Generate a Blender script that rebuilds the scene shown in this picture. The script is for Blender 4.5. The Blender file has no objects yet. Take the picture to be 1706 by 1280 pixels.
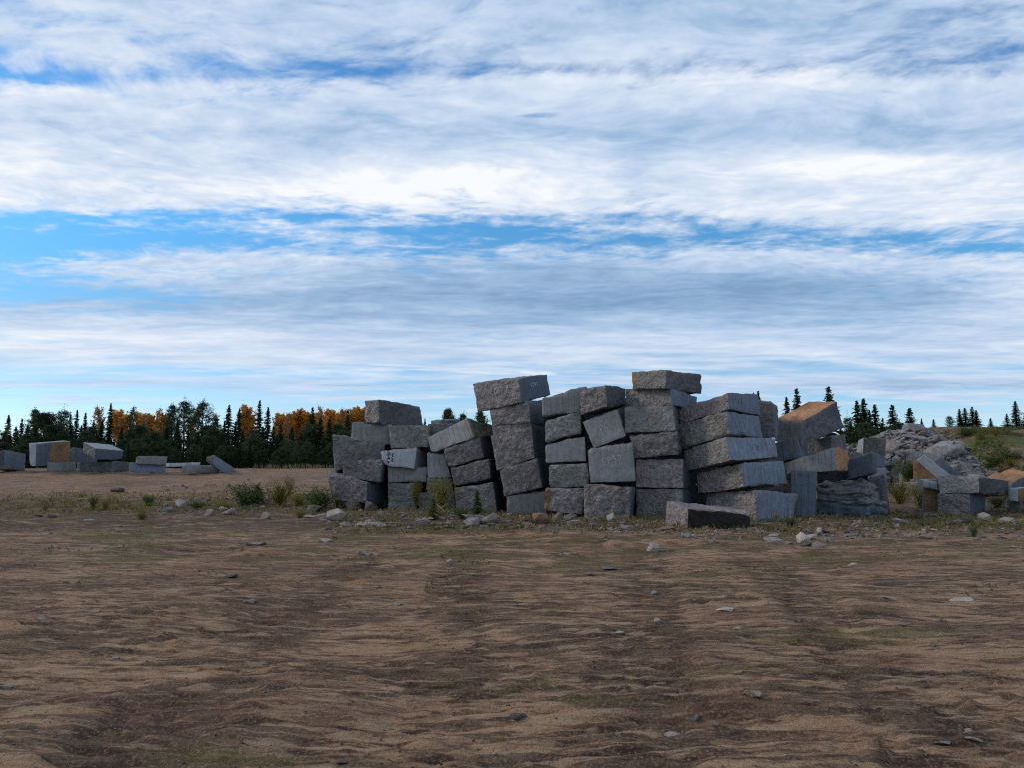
import bpy, bmesh, math, random
import numpy as np
from mathutils import Vector, Matrix
from mathutils.bvhtree import BVHTree

R = math.radians
SC = bpy.context.scene
COL = SC.collection
random.seed(7)
RNG = np.random.default_rng(11)

# ------------------------------------------------------------------ camera
F_PX, CX, CY, HZ, EYE = 1281.0, 853.0, 640.0, 775.0, 1.65
PITCH = math.atan((HZ - CY) / F_PX)
cam_d = bpy.data.cameras.new('camera')
cam_d.sensor_width = 36.0
cam_d.lens = 36.0 * F_PX / 1706.0
cam_d.clip_start, cam_d.clip_end = 0.1, 9000.0
cam = bpy.data.objects.new('camera', cam_d)
COL.objects.link(cam)
cam.location = (0, 0, EYE)
cam.rotation_euler = (math.pi / 2 + PITCH, 0, 0)
SC.camera = cam

# ------------------------------------------------------------------ light
SUN_AZ, SUN_EL = R(-80), R(29)          # azimuth from +Y (view axis), negative = left
SKY_STRENGTH = 0.1
SUN_DIR = Vector((math.sin(SUN_AZ) * math.cos(SUN_EL), math.cos(SUN_AZ) * math.cos(SUN_EL), math.sin(SUN_EL)))
sun_d = bpy.data.lights.new('sun', 'SUN')
sun_d.energy = 1.5
sun_d.angle = R(11)
sun_d.color = (1.0, 0.88, 0.74)
sun = bpy.data.objects.new('sun', sun_d)
COL.objects.link(sun)
sun.rotation_euler = SUN_DIR.to_track_quat('Z', 'Y').to_euler()

SC.view_settings.view_transform = 'Standard'
SC.view_settings.look = 'None'
SC.view_settings.gamma = 1.0
SC.view_settings.use_curve_mapping = False
SC.view_settings.exposure = 0.1
SC.cycles.use_denoising = False
SC.cycles.filter_width = 1.15

world = bpy.data.worlds.new('World')
SC.world = world
world.use_nodes = True
WN, WL = world.node_tree.nodes, world.node_tree.links
WN.clear()


class NT:
    """small helper around a node tree"""
    def __init__(s, nodes, links):
        s.n, s.l = nodes, links

    def new(s, t, **kw):
        nd = s.n.new(t)
        for k, v in kw.items():
            setattr(nd, k, v)
        return nd

    def put(s, sock, v):
        if isinstance(v, bpy.types.NodeSocket):
            s.l.new(v, sock)
        elif v is not None:
            if hasattr(sock.default_value, '__len__') and not hasattr(v, '__len__'):
                v = (v,) * len(sock.default_value)
            if hasattr(v, '__len__') and hasattr(sock.default_value, '__len__') and len(v) == 3 and len(sock.default_value) == 4:
                v = (*v, 1)
            sock.default_value = v

    def m(s, op, a, b=None, c=None, clamp=False):
        nd = s.new('ShaderNodeMath', operation=op, use_clamp=clamp)
        for i, v in enumerate((a, b, c)):
            if v is not None:
                s.put(nd.inputs[i], v)
        return nd.outputs[0]

    def vm(s, op, a, b=None):
        nd = s.new('ShaderNodeVectorMath', operation=op)
        s.put(nd.inputs[0], a)
        if b is not None:
            s.put(nd.inputs[1], b)
        return nd.outputs[0]

    def comb(s, x, y, z):
        nd = s.new('ShaderNodeCombineXYZ')
        for i, v in enumerate((x, y, z)):
            s.put(nd.inputs[i], v)
        return nd.outputs[0]

    def noise(s, vec, scale, detail=4, rough=0.5, dist=0.0, w=None, lac=2.0):
        nd = s.new('ShaderNodeTexNoise')
        s.put(nd.inputs['Vector'], vec)
        s.put(nd.inputs['Scale'], scale)
        s.put(nd.inputs['Detail'], detail)
        s.put(nd.inputs['Roughness'], rough)
        s.put(nd.inputs['Lacunarity'], lac)
        s.put(nd.inputs['Distortion'], dist)
        return nd.outputs[0]

    def voro(s, vec, scale, feature='F1', out=0):
        nd = s.new('ShaderNodeTexVoronoi', feature=feature)
        s.put(nd.inputs['Vector'], vec)
        s.put(nd.inputs['Scale'], scale)
        return nd.outputs[out]

    def ramp(s, fac, stops, interp='LINEAR'):
        nd = s.new('ShaderNodeValToRGB')
        cr = nd.color_ramp
        cr.interpolation = interp
        while len(cr.elements) < len(stops):
            cr.elements.new(0.5)
        for e, (p, c) in zip(cr.elements, stops):
            e.position = p
            if not hasattr(c, '__len__'):
                c = (c, c, c)
            e.color = (*c[:3], 1)
        s.put(nd.inputs[0], fac)
        return nd.outputs[0]

    def mix(s, fac, a, b, blend='MIX'):
        nd = s.new('ShaderNodeMix', data_type='RGBA', blend_type=blend)
        s.put(nd.inputs[0], fac)
        s.put(nd.inputs[6], a)
        s.put(nd.inputs[7], b)
        return nd.outputs[2]

    def step(s, x, lo, hi):
        nd = s.new('ShaderNodeMapRange', interpolation_type='SMOOTHSTEP')
        s.put(nd.inputs[0], x)
        s.put(nd.inputs[1], lo)
        s.put(nd.inputs[2], hi)
        nd.inputs[3].default_value, nd.inputs[4].default_value = 0.0, 1.0
        return nd.outputs[0]


# ---- sky: clear Nishita air behind broken bands of stratocumulus.  Everything is a
# function of direction: clouds lie on a horizontal layer (x/z, y/z) in long rolls.
w = NT(WN, WL)
tc = w.new('ShaderNodeTexCoord').outputs['Generated']
sep = w.new('ShaderNodeSeparateXYZ')
WL.new(tc, sep.inputs[0])
dx, dy, dz = sep.outputs
zc = w.m('ADD', w.m('MAXIMUM', dz, 0.0), 0.045)
pu, pv = w.m('DIVIDE', dx, zc), w.m('DIVIDE', dy, zc)
el = w.m('DIVIDE', w.m('ARCTAN2', w.m('MAXIMUM', dz, 0.0), dy), math.pi)      # roll angle 0..1 (0 horizon ahead, .5 zenith)
az = w.m('DIVIDE', dx, w.m('ADD', w.m('ABSOLUTE', dy), 0.15))                  # sideways slope
warp = w.noise(w.comb(w.m('MULTIPLY', pu, 0.35), w.m('MULTIPLY', pv, 0.8), 3.0), 1.0, 3, 0.5)
el2 = w.m('ADD', el, w.m('MULTIPLY', w.m('SUBTRACT', warp, 0.5), 0.012))


def elpx(py):
    return (math.degrees(PITCH) + math.degrees(math.atan((CY - py) / F_PX))) / 180.0


def azpx(px):
    return (px - CX) / F_PX


# how closed the cloud deck is, roll by roll (from the horizon up and over)
cover_px = [(775, .30), (700, .28), (655, .42), (628, .58), (612, .36), (598, .62), (560, .80), (470, .78), (432, .70), (415, .42),
            (385, .32), (352, .30), (343, .74), (300, .90), (180, .84), (140, .70), (122, .50), (108, .58), (70, .64), (20, .66)]
stops = [(max(0.0, elpx(p)), c) for p, c in cover_px]
stops += [(.22, .46), (.27, .66), (.33, .45), (.40, .62), (.50, .48), (.60, .64), (.72, .5), (.84, .62)][:32 - len(stops)]
cover = w.ramp(el2, stops)


def blob(x, y, wx, wy, amp):
    a = w.m('DIVIDE', w.m('SUBTRACT', az, azpx(x)), wx / F_PX)
    b = w.m('DIVIDE', w.m('SUBTRACT', el2, elpx(y)), wy / F_PX / math.pi)
    g = w.m('EXPONENT', w.m('MULTIPLY', w.m('ADD', w.m('MULTIPLY', a, a), w.m('MULTIPLY', b, b)), -1.0))
    return w.m('MULTIPLY', g, amp)


def summed(lst):
    out = lst[0]
    for x in lst[1:]:
        out = w.m('ADD', out, x)
    return out


front = w.step(dy, 0.0, 0.1)
bias = summed([blob(-60, 470, 330, 46, -.66), blob(60, 418, 330, 18, -.30), blob(240, 492, 200, 12, -.30), blob(330, 398, 130, 10, -.2), blob(150, 132, 160, 16, -.25),
               blob(1250, 362, 260, 24, .28), blob(1600, 360, 240, 32, .32), blob(1330, 404, 320, 14, -.12),
               blob(890, 187, 75, 6, -.5), blob(700, 112, 420, 12, -.2), blob(60, 640, 400, 26, -.1), blob(1500, 640, 420, 16, .25),
               blob(1300, 170, 500, 110, .12)])
bias = w.m('MULTIPLY', bias, front)
wob = w.noise(w.comb(w.m('MULTIPLY', pu, 0.9), w.m('MULTIPLY', pv, 1.6), 4.0), 1.3, 3, 0.5)
pv2 = w.m('ADD', pv, w.m('MULTIPLY', w.m('SUBTRACT', wob, .5), .35))
pu2 = w.m('ADD', pu, w.m('MULTIPLY', w.m('SUBTRACT', warp, .5), .6))
n1 = w.noise(w.comb(w.m('MULTIPLY', pu2, 0.7), w.m('MULTIPLY', pv2, 1.5), 0.0), 1.2, 5, 0.58, 0.15)
n2 = w.noise(w.comb(w.m('MULTIPLY', pu2, 2.3), w.m('MULTIPLY', pv2, 4.0), 7.0), 1.8, 5, 0.60, 0.2)
n3 = w.noise(w.comb(w.m('ADD', w.m('MULTIPLY', pu2, 4.4), w.m('MULTIPLY', pv2, 1.5)), w.m('MULTIPLY', pv2, 5.0), 2.0), 2.4, 4, 0.66, 0.15)
kf = w.m('ADD', w.m('MULTIPLY', w.step(el, .035, .095), .75), .25)          # towards the horizon single wisps merge
nn = summed([w.m('MULTIPLY', n1, .42), .29, w.m('MULTIPLY', kf, w.m('ADD', w.m('MULTIPLY', w.m('SUBTRACT', n2, .5), .32), w.m('MULTIPLY', w.m('SUBTRACT', n3, .5), .26)))])
dens = w.m('ADD', w.m('ADD', cover, bias), w.m('MULTIPLY', w.m('SUBTRACT', nn, 0.5), 2.9))
dens = w.step(dens, 0.18, 0.74)

# brightness of the deck: thin edges white, thick bellies blue-grey
shade_px = [(775, .70), (660, .70), (640, .52), (618, .74), (585, .62), (540, .50), (490, .34), (455, .44), (425, .66), (390, .74),
            (345, .82), (310, .84), (270, .72), (215, .60), (160, .68), (128, .76), (100, .56), (60, .52), (0, .52)]
sst = [(max(0.0, elpx(p)), c) for p, c in shade_px] + [(.24, .58), (.30, .72), (.38, .58), (.48, .70), (.60, .60), (.75, .70), (.9, .62)]
shade = w.ramp(el2, sst)
sb = summed([blob(760, 295, 260, 40, .24), blob(1380, 275, 200, 16, .20), blob(60, 300, 300, 70, .10), blob(1000, 495, 560, 50, -.24), blob(1250, 320, 220, 22, -.22), blob(120, 560, 330, 40, .22),
             blob(900, 215, 420, 40, -.16), blob(1400, 220, 330, 40, -.18), blob(1660, 478, 130, 40, .42), blob(1500, 640, 300, 14, -.20), blob(300, 450, 240, 28, .28), blob(640, 620, 300, 10, .2)])
shade = w.m('ADD', shade, w.m('MULTIPLY', sb, front))
s1 = w.noise(w.comb(w.m('MULTIPLY', pu2, 1.1), w.m('MULTIPLY', pv2, 2.6), 11.0), 1.3, 5, 0.58, 0.2)
s2 = w.noise(w.comb(w.m('MULTIPLY', pu2, 4.0), w.m('MULTIPLY', pv2, 5.5), 5.0), 2.0, 4, 0.64, 0.2)
shade = w.m('ADD', shade, w.m('ADD', w.m('MULTIPLY', w.m('SUBTRACT', s1, .5), 0.95), w.m('MULTIPLY', w.m('MULTIPLY', kf, w.m('SUBTRACT', s2, .5)), 0.75)), clamp=True)
cloud = w.ramp(shade, [(0.0, (2.0, 3.4, 5.3)), (.30, (3.2, 4.7, 6.8)), (.55, (5.0, 6.2, 8.0)), (.78, (6.7, 7.5, 8.7)), (1.0, (8.8, 9.0, 9.4))])

sky = w.new('ShaderNodeTexSky', sky_type='NISHITA')
sky.sun_disc = False
sky.sun_elevation = SUN_EL
sky.sun_rotation = SUN_AZ
sky.altitude = 100
sky.air_density, sky.dust_density, sky.ozone_density = 1.0, 0.2, 4.0
# white balance and saturation of the clear air, as this camera renders it
tint = w.ramp(el, [(0.0, (1.15, 1.40, 2.0)), (.02, (1.05, 1.25, 1.5)), (.06, (.82, 1.12, 1.22)), (.10, (.72, 1.42, 1.6)), (.155, (.75, 1.35, 1.6)), (.3, (.6, 1.1, 1.4)), (.9, (.7, 1.15, 1.4))])
air = w.mix(1.0, sky.outputs[0], tint, 'MULTIPLY')
col = w.mix(dens, air, cloud)
bg = w.new('ShaderNodeBackground')
WL.new(col, bg.inputs[0])
bg.inputs[1].default_value = SKY_STRENGTH
wo = w.new('ShaderNodeOutputWorld')
WL.new(bg.outputs[0], wo.inputs[0])

# ------------------------------------------------------------------ helpers
_perm = np.random.default_rng(5).permutation(256)
_perm = np.concatenate([_perm, _perm, _perm])
_grad = np.random.default_rng(6).normal(size=(256, 3))
_grad /= np.linalg.norm(_grad, axis=1)[:, None]


def perlin(x, y, z=0.0):
    x, y, z = np.broadcast_arrays(np.asarray(x, float), np.asarray(y, float), np.asarray(z, float))
    xi, yi, zi = np.floor(x).astype(np.int64), np.floor(y).astype(np.int64), np.floor(z).astype(np.int64)
    xf, yf, zf = x - xi, y - yi, z - zi
    u, v, t = (a * a * a * (a * (a * 6 - 15) + 10) for a in (xf, yf, zf))
    xi, yi, zi = xi & 255, yi & 255, zi & 255
    out = 0.0
    for i in (0, 1):
        for j in (0, 1):
            for k in (0, 1):
                g = _grad[_perm[_perm[_perm[xi + i] + yi + j] + zi + k]]
                d = g[..., 0] * (xf - i) + g[..., 1] * (yf - j) + g[..., 2] * (zf - k)
                out = out + d * (u if i else 1 - u) * (v if j else 1 - v) * (t if k else 1 - t)
    return out * 1.4


def fbm(x, y, z=0.0, octv=4, gain=0.5):
    a, s, f = 1.0, 0.0, 1.0
    for o in range(octv):
        s = s + a * perlin(np.asarray(x) * f + 17.3 * o, np.asarray(y) * f + 5.1 * o, np.asarray(z) * f + 9.7 * o)
        a *= gain
        f *= 2.03
    return s


def sstep(x, lo, hi):
    t = np.clip((np.asarray(x, float) - lo) / (hi - lo), 0, 1)
    return t * t * (3 - 2 * t)


def ray(px, py):
    x, y = (px - CX) / F_PX, (CY - py) / F_PX
    c, s = math.cos(PITCH), math.sin(PITCH)
    return Vector((x, c - s * y, s + c * y))


EYEV = Vector((0, 0, EYE))


def at(px, py, depth):
    r = ray(px, py)
    return EYEV + r * (depth / r.y)


def terrain(x, y):
    """large shape of the yard: flat, rising to a low bank on the left, falling away behind it"""
    x, y = np.asarray(x, float), np.asarray(y, float)
    side = 1 - sstep(x, -9.5, -2.0)
    up = sstep(y, 27, 45)
    up = 0.55 * up + 0.45 * np.clip((y - 28) / 16.5, 0, 1)
    down = 1 - 0.75 * sstep(y, 46, 80)
    return 1.30 * side * up * down + 0.08 * sstep(y, 19.9, 21.6) + 0.06 * sstep(y, 24, 30) * (1 - side)


def track(x, y):
    """wheel tracks running out of the foreground, 0..1"""
    m = 0.0
    for x0, k, c2, hw in ((-2.15, -.10, .006, .42), (-.35, -.10, .006, .40), (.75, .22, -.004, .42), (2.6, .22, -.004, .40)):
        xc = x0 + k * (y - 5) + c2 * (y - 5) ** 2 + .12 * perlin(y / 2.1, x0, 3.0)
        m = np.maximum(m, 1 - sstep(np.abs(x - xc), hw * .7, hw * 1.15))
    return m * (1 - sstep(y, 12, 19))


def relief(x, y):
    """wheel-churned, rain-washed sand"""
    near = 1 - 0.6 * sstep(y, 22, 45)
    wx = x + 0.8 * perlin(x / 3.1, y / 2.3, 4.0)
    wy = y + 0.35 * perlin(x / 2.2 + 9, y / 2.7, 7.0) + 0.10 * np.sin(x * 0.5)
    rip = perlin(wx / 0.95, wy / 0.21, 1.0)
    rip2 = perlin(wx / 0.55 + 40, wy / 0.12, 2.0)
    zone = sstep(perlin(x / 2.6, y / 2.0, 12.0), -0.25, 0.35)
    zone2 = sstep(perlin(x / 3.6 + 7, y / 2.4, 21.0), -0.2, 0.3)
    mid = perlin(wx / 2.6, wy / 0.75, 3.0)
    big = perlin(x / 7.0, y / 4.2, 8.0)
    clod = np.maximum(0, perlin(x / 0.13, y / 0.09, 5.0) - 0.22) * sstep(perlin(x / 1.3, y / 0.8, 15.0), 0.05, 0.4)
    h = 0.066 * (1 - np.abs(rip)) * zone + 0.036 * (1 - np.abs(rip2)) * zone2 + 0.018 * perlin(wx / .30, wy / .075, 31.0) + 0.075 * mid + 0.07 * big + 0.12 * clod
    h = h + 0.012 * perlin(x / 0.09, y / 0.07, 6.0) + 0.010 * np.abs(perlin(x / 0.22, y / 0.10, 16.0))
    tk = track(x, y)
    lug = np.abs(np.sin(np.pi * (y + .10 * perlin(x / .35, y / .5, 41.0) + .10 * np.abs(np.sin(x * 3.0))) / .23)) ** .7
    h = h * (1 - .35 * tk) + tk * (0.045 * lug - .035)
    return h * near


def gz(x, y):
    return float(terrain(x, y)) + float(relief(np.array([float(x)]), np.array([float(y)]))[0])


def ground_at(px, py):
    r = ray(px, py)
    p = None
    y = 3.0
    while y < 140:
        t = y / r.y
        z = EYE + r.z * t
        if z <= float(terrain(r.x * t, y)) + 0.03:
            p = (r.x * t, y)
            break
        y += 0.05 if y < 60 else 0.5
    if p is None:
        p = (r.x / r.y * 44, 44)
    return p


def link(o, parent=None):
    COL.objects.link(o)
    if parent is not None:
        o.parent = parent
    return o


def tag(o, label=None, cat=None, group=None, kind=None):
    for k, v in (('label', label), ('category', cat), ('group', group), ('kind', kind)):
        if v:
            o[k] = v
    return o


def empty(name, loc, rz=0.0, s=1.0):
    o = bpy.data.objects.new(name, None)
    o.empty_display_size = 0.3
    o.location = loc
    o.rotation_euler = (0, 0, rz)
    o.scale = (s, s, s) if not hasattr(s, '__len__') else s
    return link(o)


def mesh_np(name, verts, faces, mats, smooth=False, midx=None):
    """verts (n,3), faces: array (m,k) of equal-sided polygons"""
    verts = np.asarray(verts, np.float32)
    faces = np.asarray(faces, np.int32)
    me = bpy.data.meshes.new(name)
    m, k = faces.shape
    me.vertices.add(len(verts))
    me.vertices.foreach_set('co', verts.ravel())
    me.loops.add(m * k)
    me.loops.foreach_set('vertex_index', faces.ravel())
    me.polygons.add(m)
    me.polygons.foreach_set('loop_start', np.arange(0, m * k, k, dtype=np.int32))
    if midx is not None:
        me.polygons.foreach_set('material_index', np.asarray(midx, np.int32))
    me.polygons.foreach_set('use_smooth', np.full(m, bool(smooth)))
    for mt in (mats if isinstance(mats, (list, tuple)) else [mats]):
        me.materials.append(mt)
    me.update(calc_edges=True)
    me.validate()
    return me


# ------------------------------------------------------------------ materials
def new_mat(name, rough=0.9, spec=0.3):
    m = bpy.data.materials.new(name)
    m.use_nodes = True
    nt = NT(m.node_tree.nodes, m.node_tree.links)
    b = m.node_tree.nodes['Principled BSDF']
    b.inputs['Roughness'].default_value = rough
    b.inputs['Specular IOR Level'].default_value = spec
    return m, nt, b


def obj_coords(t, rnd=True):
    c = t.new('ShaderNodeTexCoord').outputs['Object']
    if rnd:
        r = t.new('ShaderNodeObjectInfo').outputs['Random']
        c = t.vm('ADD', c, t.comb(t.m('MULTIPLY', r, 37.0), t.m('MULTIPLY', r, 91.0), t.m('MULTIPLY', r, 13.0)))
    return c


def bump(t, b, h, strength, dist):
    bp = t.new('ShaderNodeBump')
    t.put(bp.inputs['Strength'], strength)
    t.put(bp.inputs['Distance'], dist)
    t.put(bp.inputs['Height'], h)
    t.l.new(bp.outputs[0], b.inputs['Normal'])


def granite(name, c0, c1, c2, bump_d=0.03, sc=1.0, stain=(0.10, 0.085, 0.05), stain_amt=0.35, streak=0.0, speck=0.35, var=0.22):
    m, t, b = new_mat(name, 0.82, 0.25)
    c = obj_coords(t)
    rnd = t.new('ShaderNodeObjectInfo').outputs['Random']
    big = t.noise(c, 1.6 * sc, 4, 0.6)
    mid = t.noise(c, 9 * sc, 5, 0.65)
    fine = t.noise(c, 55 * sc, 3, 0.6)
    cc = t.mix(t.step(mid, .36, .62), tuple(x * (.86 if bump_d > .01 else 1) for x in c0), c1)
    cc = t.mix(t.m('MULTIPLY', t.step(fine, .52, .74), .65), cc, c2)
    cc = t.mix(t.m('MULTIPLY', t.step(fine, .44, .28), speck * .6), cc, tuple(x * 0.35 for x in c0))
    cc = t.mix(t.m('MULTIPLY', t.step(big, .50, .72), stain_amt), cc, stain)
    rs = t.m('MULTIPLY', t.step(rnd, .70, .74), t.step(t.noise(t.vm('ADD', c, (7, 3, 9)), 1.9, 4, .65), .52, .68))
    cc = t.mix(t.m('MULTIPLY', rs, .45), cc, (.20, .115, .062))
    if bump_d > .01:
        drift = t.noise(c, .75, 3, .55)
        cc = t.mix(1.0, cc, t.comb(*[t.m('ADD', t.m('MULTIPLY', t.step(drift, .3, .7), .5), .75)] * 3), 'MULTIPLY')
    if streak:
        sp = t.new('ShaderNodeMapping')
        sp.inputs['Scale'].default_value = (7, 7, 0.7)
        t.put(sp.inputs[0], c)
        st = t.noise(sp.outputs[0], 1.6, 4, 0.6)
        cc = t.mix(t.m('MULTIPLY', t.step(st, .45, .75), streak), cc, tuple(x * 0.55 for x in c0))
        cc = t.mix(t.m('MULTIPLY', t.step(st, .46, .30), streak * .6), cc, tuple(min(.6, x * 1.5) for x in c1))
    cc = t.mix(1.0, cc, t.comb(*[t.m('ADD', t.m('MULTIPLY', rnd, 2 * var), 1 - var)] * 3), 'MULTIPLY')
    t.l.new(cc, b.inputs['Base Color'])
    if bump_d > 0.01:
        v = t.voro(c, 13 * sc)
        h = t.m('ADD', t.m('MULTIPLY', mid, .9), t.m('ADD', t.m('MULTIPLY', v, .5), t.m('MULTIPLY', fine, .10)))
    else:
        uv = t.new('ShaderNodeSeparateXYZ'); t.l.new(t.new('ShaderNodeUVMap').outputs[0], uv.inputs[0])
        su = t.m('FRACT', t.m('DIVIDE', t.m('ADD', uv.outputs[0], t.m('MULTIPLY', rnd, 3.0)), .19))
        gr = t.m('SUBTRACT', 1.0, t.step(t.m('ABSOLUTE', t.m('SUBTRACT', su, .5)), .0, .16))
        gr = t.m('MULTIPLY', gr, t.step(t.noise(c, 1.3, 2, .5), .42, .56))
        h = t.m('SUBTRACT', t.m('ADD', t.m('MULTIPLY', mid, .6), t.m('MULTIPLY', fine, .25)), t.m('MULTIPLY', gr, 2.6))
    bump(t, b, h, 1.0, bump_d)
    return m


M = {}
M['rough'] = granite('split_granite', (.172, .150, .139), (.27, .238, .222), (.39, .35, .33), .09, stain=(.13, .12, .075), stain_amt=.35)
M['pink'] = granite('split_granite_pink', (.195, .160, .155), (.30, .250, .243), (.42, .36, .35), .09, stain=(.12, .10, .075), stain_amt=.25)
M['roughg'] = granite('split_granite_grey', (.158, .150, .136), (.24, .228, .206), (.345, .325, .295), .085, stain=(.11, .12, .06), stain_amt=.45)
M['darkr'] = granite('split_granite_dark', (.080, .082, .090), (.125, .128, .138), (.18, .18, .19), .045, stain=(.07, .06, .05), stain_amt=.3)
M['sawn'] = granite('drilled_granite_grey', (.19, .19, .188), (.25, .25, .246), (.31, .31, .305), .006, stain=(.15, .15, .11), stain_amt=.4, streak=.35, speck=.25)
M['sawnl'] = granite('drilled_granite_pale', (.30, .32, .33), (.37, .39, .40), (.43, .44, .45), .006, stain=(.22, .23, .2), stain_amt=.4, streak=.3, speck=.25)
M['blue'] = granite('drilled_granite_skylit', (.078, .097, .120), (.108, .131, .158), (.15, .173, .20), .006, stain=(.075, .09, .10), stain_amt=.4, streak=.5, speck=.25)  # blue light of the sky put into the base colour of drilled faces
M['bluel'] = granite('drilled_granite_pale_skylit', (.130, .160, .205), (.178, .212, .262), (.235, .27, .315), .006, stain=(.10, .125, .16), stain_amt=.5, streak=.55, speck=.25)  # paler drilled stone, the same blue skylight mixed into its colour
M['rust'] = granite('rust_stained_granite', (.30, .135, .058), (.40, .205, .105), (.48, .30, .18), .03, stain=(.20, .10, .055), stain_amt=.45)
M['brown'] = granite('rust_brown_granite', (.17, .095, .045), (.235, .135, .07), (.30, .19, .11), .02, stain=(.10, .07, .05), stain_amt=.5)
M['nearblack'] = granite('dark_weathered_granite', (.020, .015, .013), (.032, .024, .021), (.05, .038, .033), .03, stain=(.03, .025, .02), stain_amt=.4, speck=.2)  # near-black brown granite for the low front block
M['moss'] = granite('mossy_granite', (.12, .115, .085), (.19, .18, .14), (.26, .25, .21), .05, stain=(.10, .11, .03), stain_amt=.85)
M['pale'] = granite('pale_split_granite', (.36, .33, .315), (.46, .425, .41), (.55, .52, .50), .06, stain=(.2, .17, .14), stain_amt=.3)
M['strata'] = granite('layered_granite', (.105, .105, .11), (.16, .157, .157), (.22, .212, .21), .05, stain=(.10, .10, .09), stain_amt=.35)
M['rockw'] = granite('pale_broken_rock', (.34, .285, .23), (.43, .37, .31), (.52, .46, .40), .02, sc=1.4, stain=(.26, .20, .14), stain_amt=.4, var=.25)
M['rock'] = granite('broken_rock', (.21, .175, .15), (.30, .255, .22), (.40, .35, .31), .03, sc=1.4, stain=(.15, .10, .06), stain_amt=.5, var=.38)
M['rockp'] = granite('broken_rock_pink', (.165, .150, .146), (.245, .226, .220), (.34, .318, .308), .03, sc=1.4, stain=(.15, .12, .09), stain_amt=.4, var=.35)
M['rockd'] = granite('dark_earthy_rock', (.10, .082, .07), (.15, .125, .105), (.20, .175, .15), .03, sc=1.4, stain=(.07, .05, .035), stain_amt=.5, var=.35)
M['rocko'] = granite('rusty_rock', (.24, .13, .08), (.32, .19, .12), (.40, .26, .18), .03, sc=1.4, stain=(.15, .09, .05), stain_amt=.4)


def plain(name, c, rough=.85, var=0.0):
    m, t, b = new_mat(name, rough, .2)
    n = t.noise(obj_coords(t), 9, 4, .6)
    t.l.new(t.mix(t.step(n, .3, .75), tuple(x * .65 for x in c), c), b.inputs['Base Color'])
    return m


M['chalk'] = plain('white_marking_paint', (.46, .47, .48))
M['faint'] = plain('worn_marking_paint', (.30, .30, .30))
M['ochre'] = plain('ochre_marking_paint', (.42, .31, .20))
M['label'] = plain('white_label_paint', (.50, .50, .52))
M['black'] = plain('black_marking_paint', (.02, .02, .022))
M['deadwood'] = plain('weathered_deadwood', (.30, .28, .26))


def leaf_mat(name, cols, rough=.75, transl=.25):
    m, t, b = new_mat(name, rough, .15)
    g = t.new('ShaderNodeNewGeometry')
    r = t.new('ShaderNodeObjectInfo').outputs['Random']
    n = t.noise(g.outputs['Position'], .45, 3, .6)
    isl = g.outputs['Random Per Island']
    f = t.m('ADD', t.m('MULTIPLY', n, .55), t.m('ADD', t.m('MULTIPLY', isl, .35), t.m('MULTIPLY', r, .25)))
    k = len(cols)
    cc = t.ramp(f, [(.18 + .7 * i / max(1, k - 1), c) for i, c in enumerate(cols)])
    t.l.new(cc, b.inputs['Base Color'])
    if transl:
        tr = t.new('ShaderNodeBsdfTranslucent')
        t.l.new(cc, tr.inputs[0])
        mx = t.new('ShaderNodeMixShader')
        mx.inputs[0].default_value = transl
        t.l.new(b.outputs[0], mx.inputs[1])
        t.l.new(tr.outputs[0], mx.inputs[2])
        t.l.new(mx.outputs[0], m.node_tree.nodes['Material Output'].inputs[0])
    return m


M['spruce'] = leaf_mat('spruce_needles', [(.016, .034, .016), (.030, .056, .024), (.052, .080, .032)], transl=.1)
M['pine'] = leaf_mat('pine_needles', [(.022, .044, .024), (.042, .070, .034), (.070, .098, .046)], transl=.1)
M['birch'] = leaf_mat('orange_leaves', [(.30, .125, .022), (.56, .25, .04), (.74, .42, .085)], transl=.35)
M['birch2'] = leaf_mat('rust_brown_leaves', [(.22, .105, .035), (.38, .17, .045), (.50, .27, .075)], transl=.3)
M['olive'] = leaf_mat('olive_leaves', [(.040, .052, .016), (.085, .085, .022), (.15, .13, .03)], transl=.25)
M['bush'] = leaf_mat('green_bush_leaves', [(.030, .055, .014), (.065, .095, .024), (.12, .145, .036)], transl=.2)
M['ybush'] = leaf_mat('yellow_green_leaves', [(.075, .072, .015), (.16, .145, .025), (.26, .22, .045)], transl=.25)
M['dry'] = leaf_mat('dry_grass', [(.10, .075, .035), (.18, .14, .065), (.26, .21, .11)], transl=.2)
M['bark'] = plain('conifer_bark', (.085, .060, .045))
M['birchbark'] = plain('birch_bark', (.42, .39, .36))

# ground
m, t, b = new_mat('churned_sand', .95, .15)
c = obj_coords(t, False)
mp = t.new('ShaderNodeMapping'); mp.inputs['Scale'].default_value = (1, 2.6, 1); t.put(mp.inputs[0], c)
v = mp.outputs[0]
wv = t.vm('ADD', v, t.vm('SCALE', t.comb(t.noise(c, .6, 3), t.noise(t.vm('ADD', c, (9, 4, 2)), .6, 3), 0.0)))
wv.node.inputs[0]
mp2 = t.new('ShaderNodeMapping'); mp2.inputs['Scale'].default_value = (1, 4.6, 1); mp2.inputs['Rotation'].default_value = (0, 0, .05); t.put(mp2.inputs[0], c)
v2 = mp2.outputs[0]
a1 = t.noise(v, .42, 5, .6, .6)
a2 = t.noise(t.vm('ADD', v2, (31, 7, 0)), 1.05, 5, .62, .7)
a3 = t.noise(t.vm('ADD', v2, (3, 57, 0)), 3.6, 5, .62, .5)
fine = t.noise(c, 46, 3, .7)
grit = t.noise(c, 170, 2, .6)
sand = t.mix(t.step(a3, .30, .70), (.335, .188, .106), (.52, .325, .195))
damp = t.mix(t.step(a3, .3, .7), (.048, .025, .017), (.122, .066, .042))
df = t.m('ADD', t.m('MULTIPLY', a1, .30), t.m('ADD', t.m('MULTIPLY', a2, .34), t.m('MULTIPLY', a3, .36)))
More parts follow.
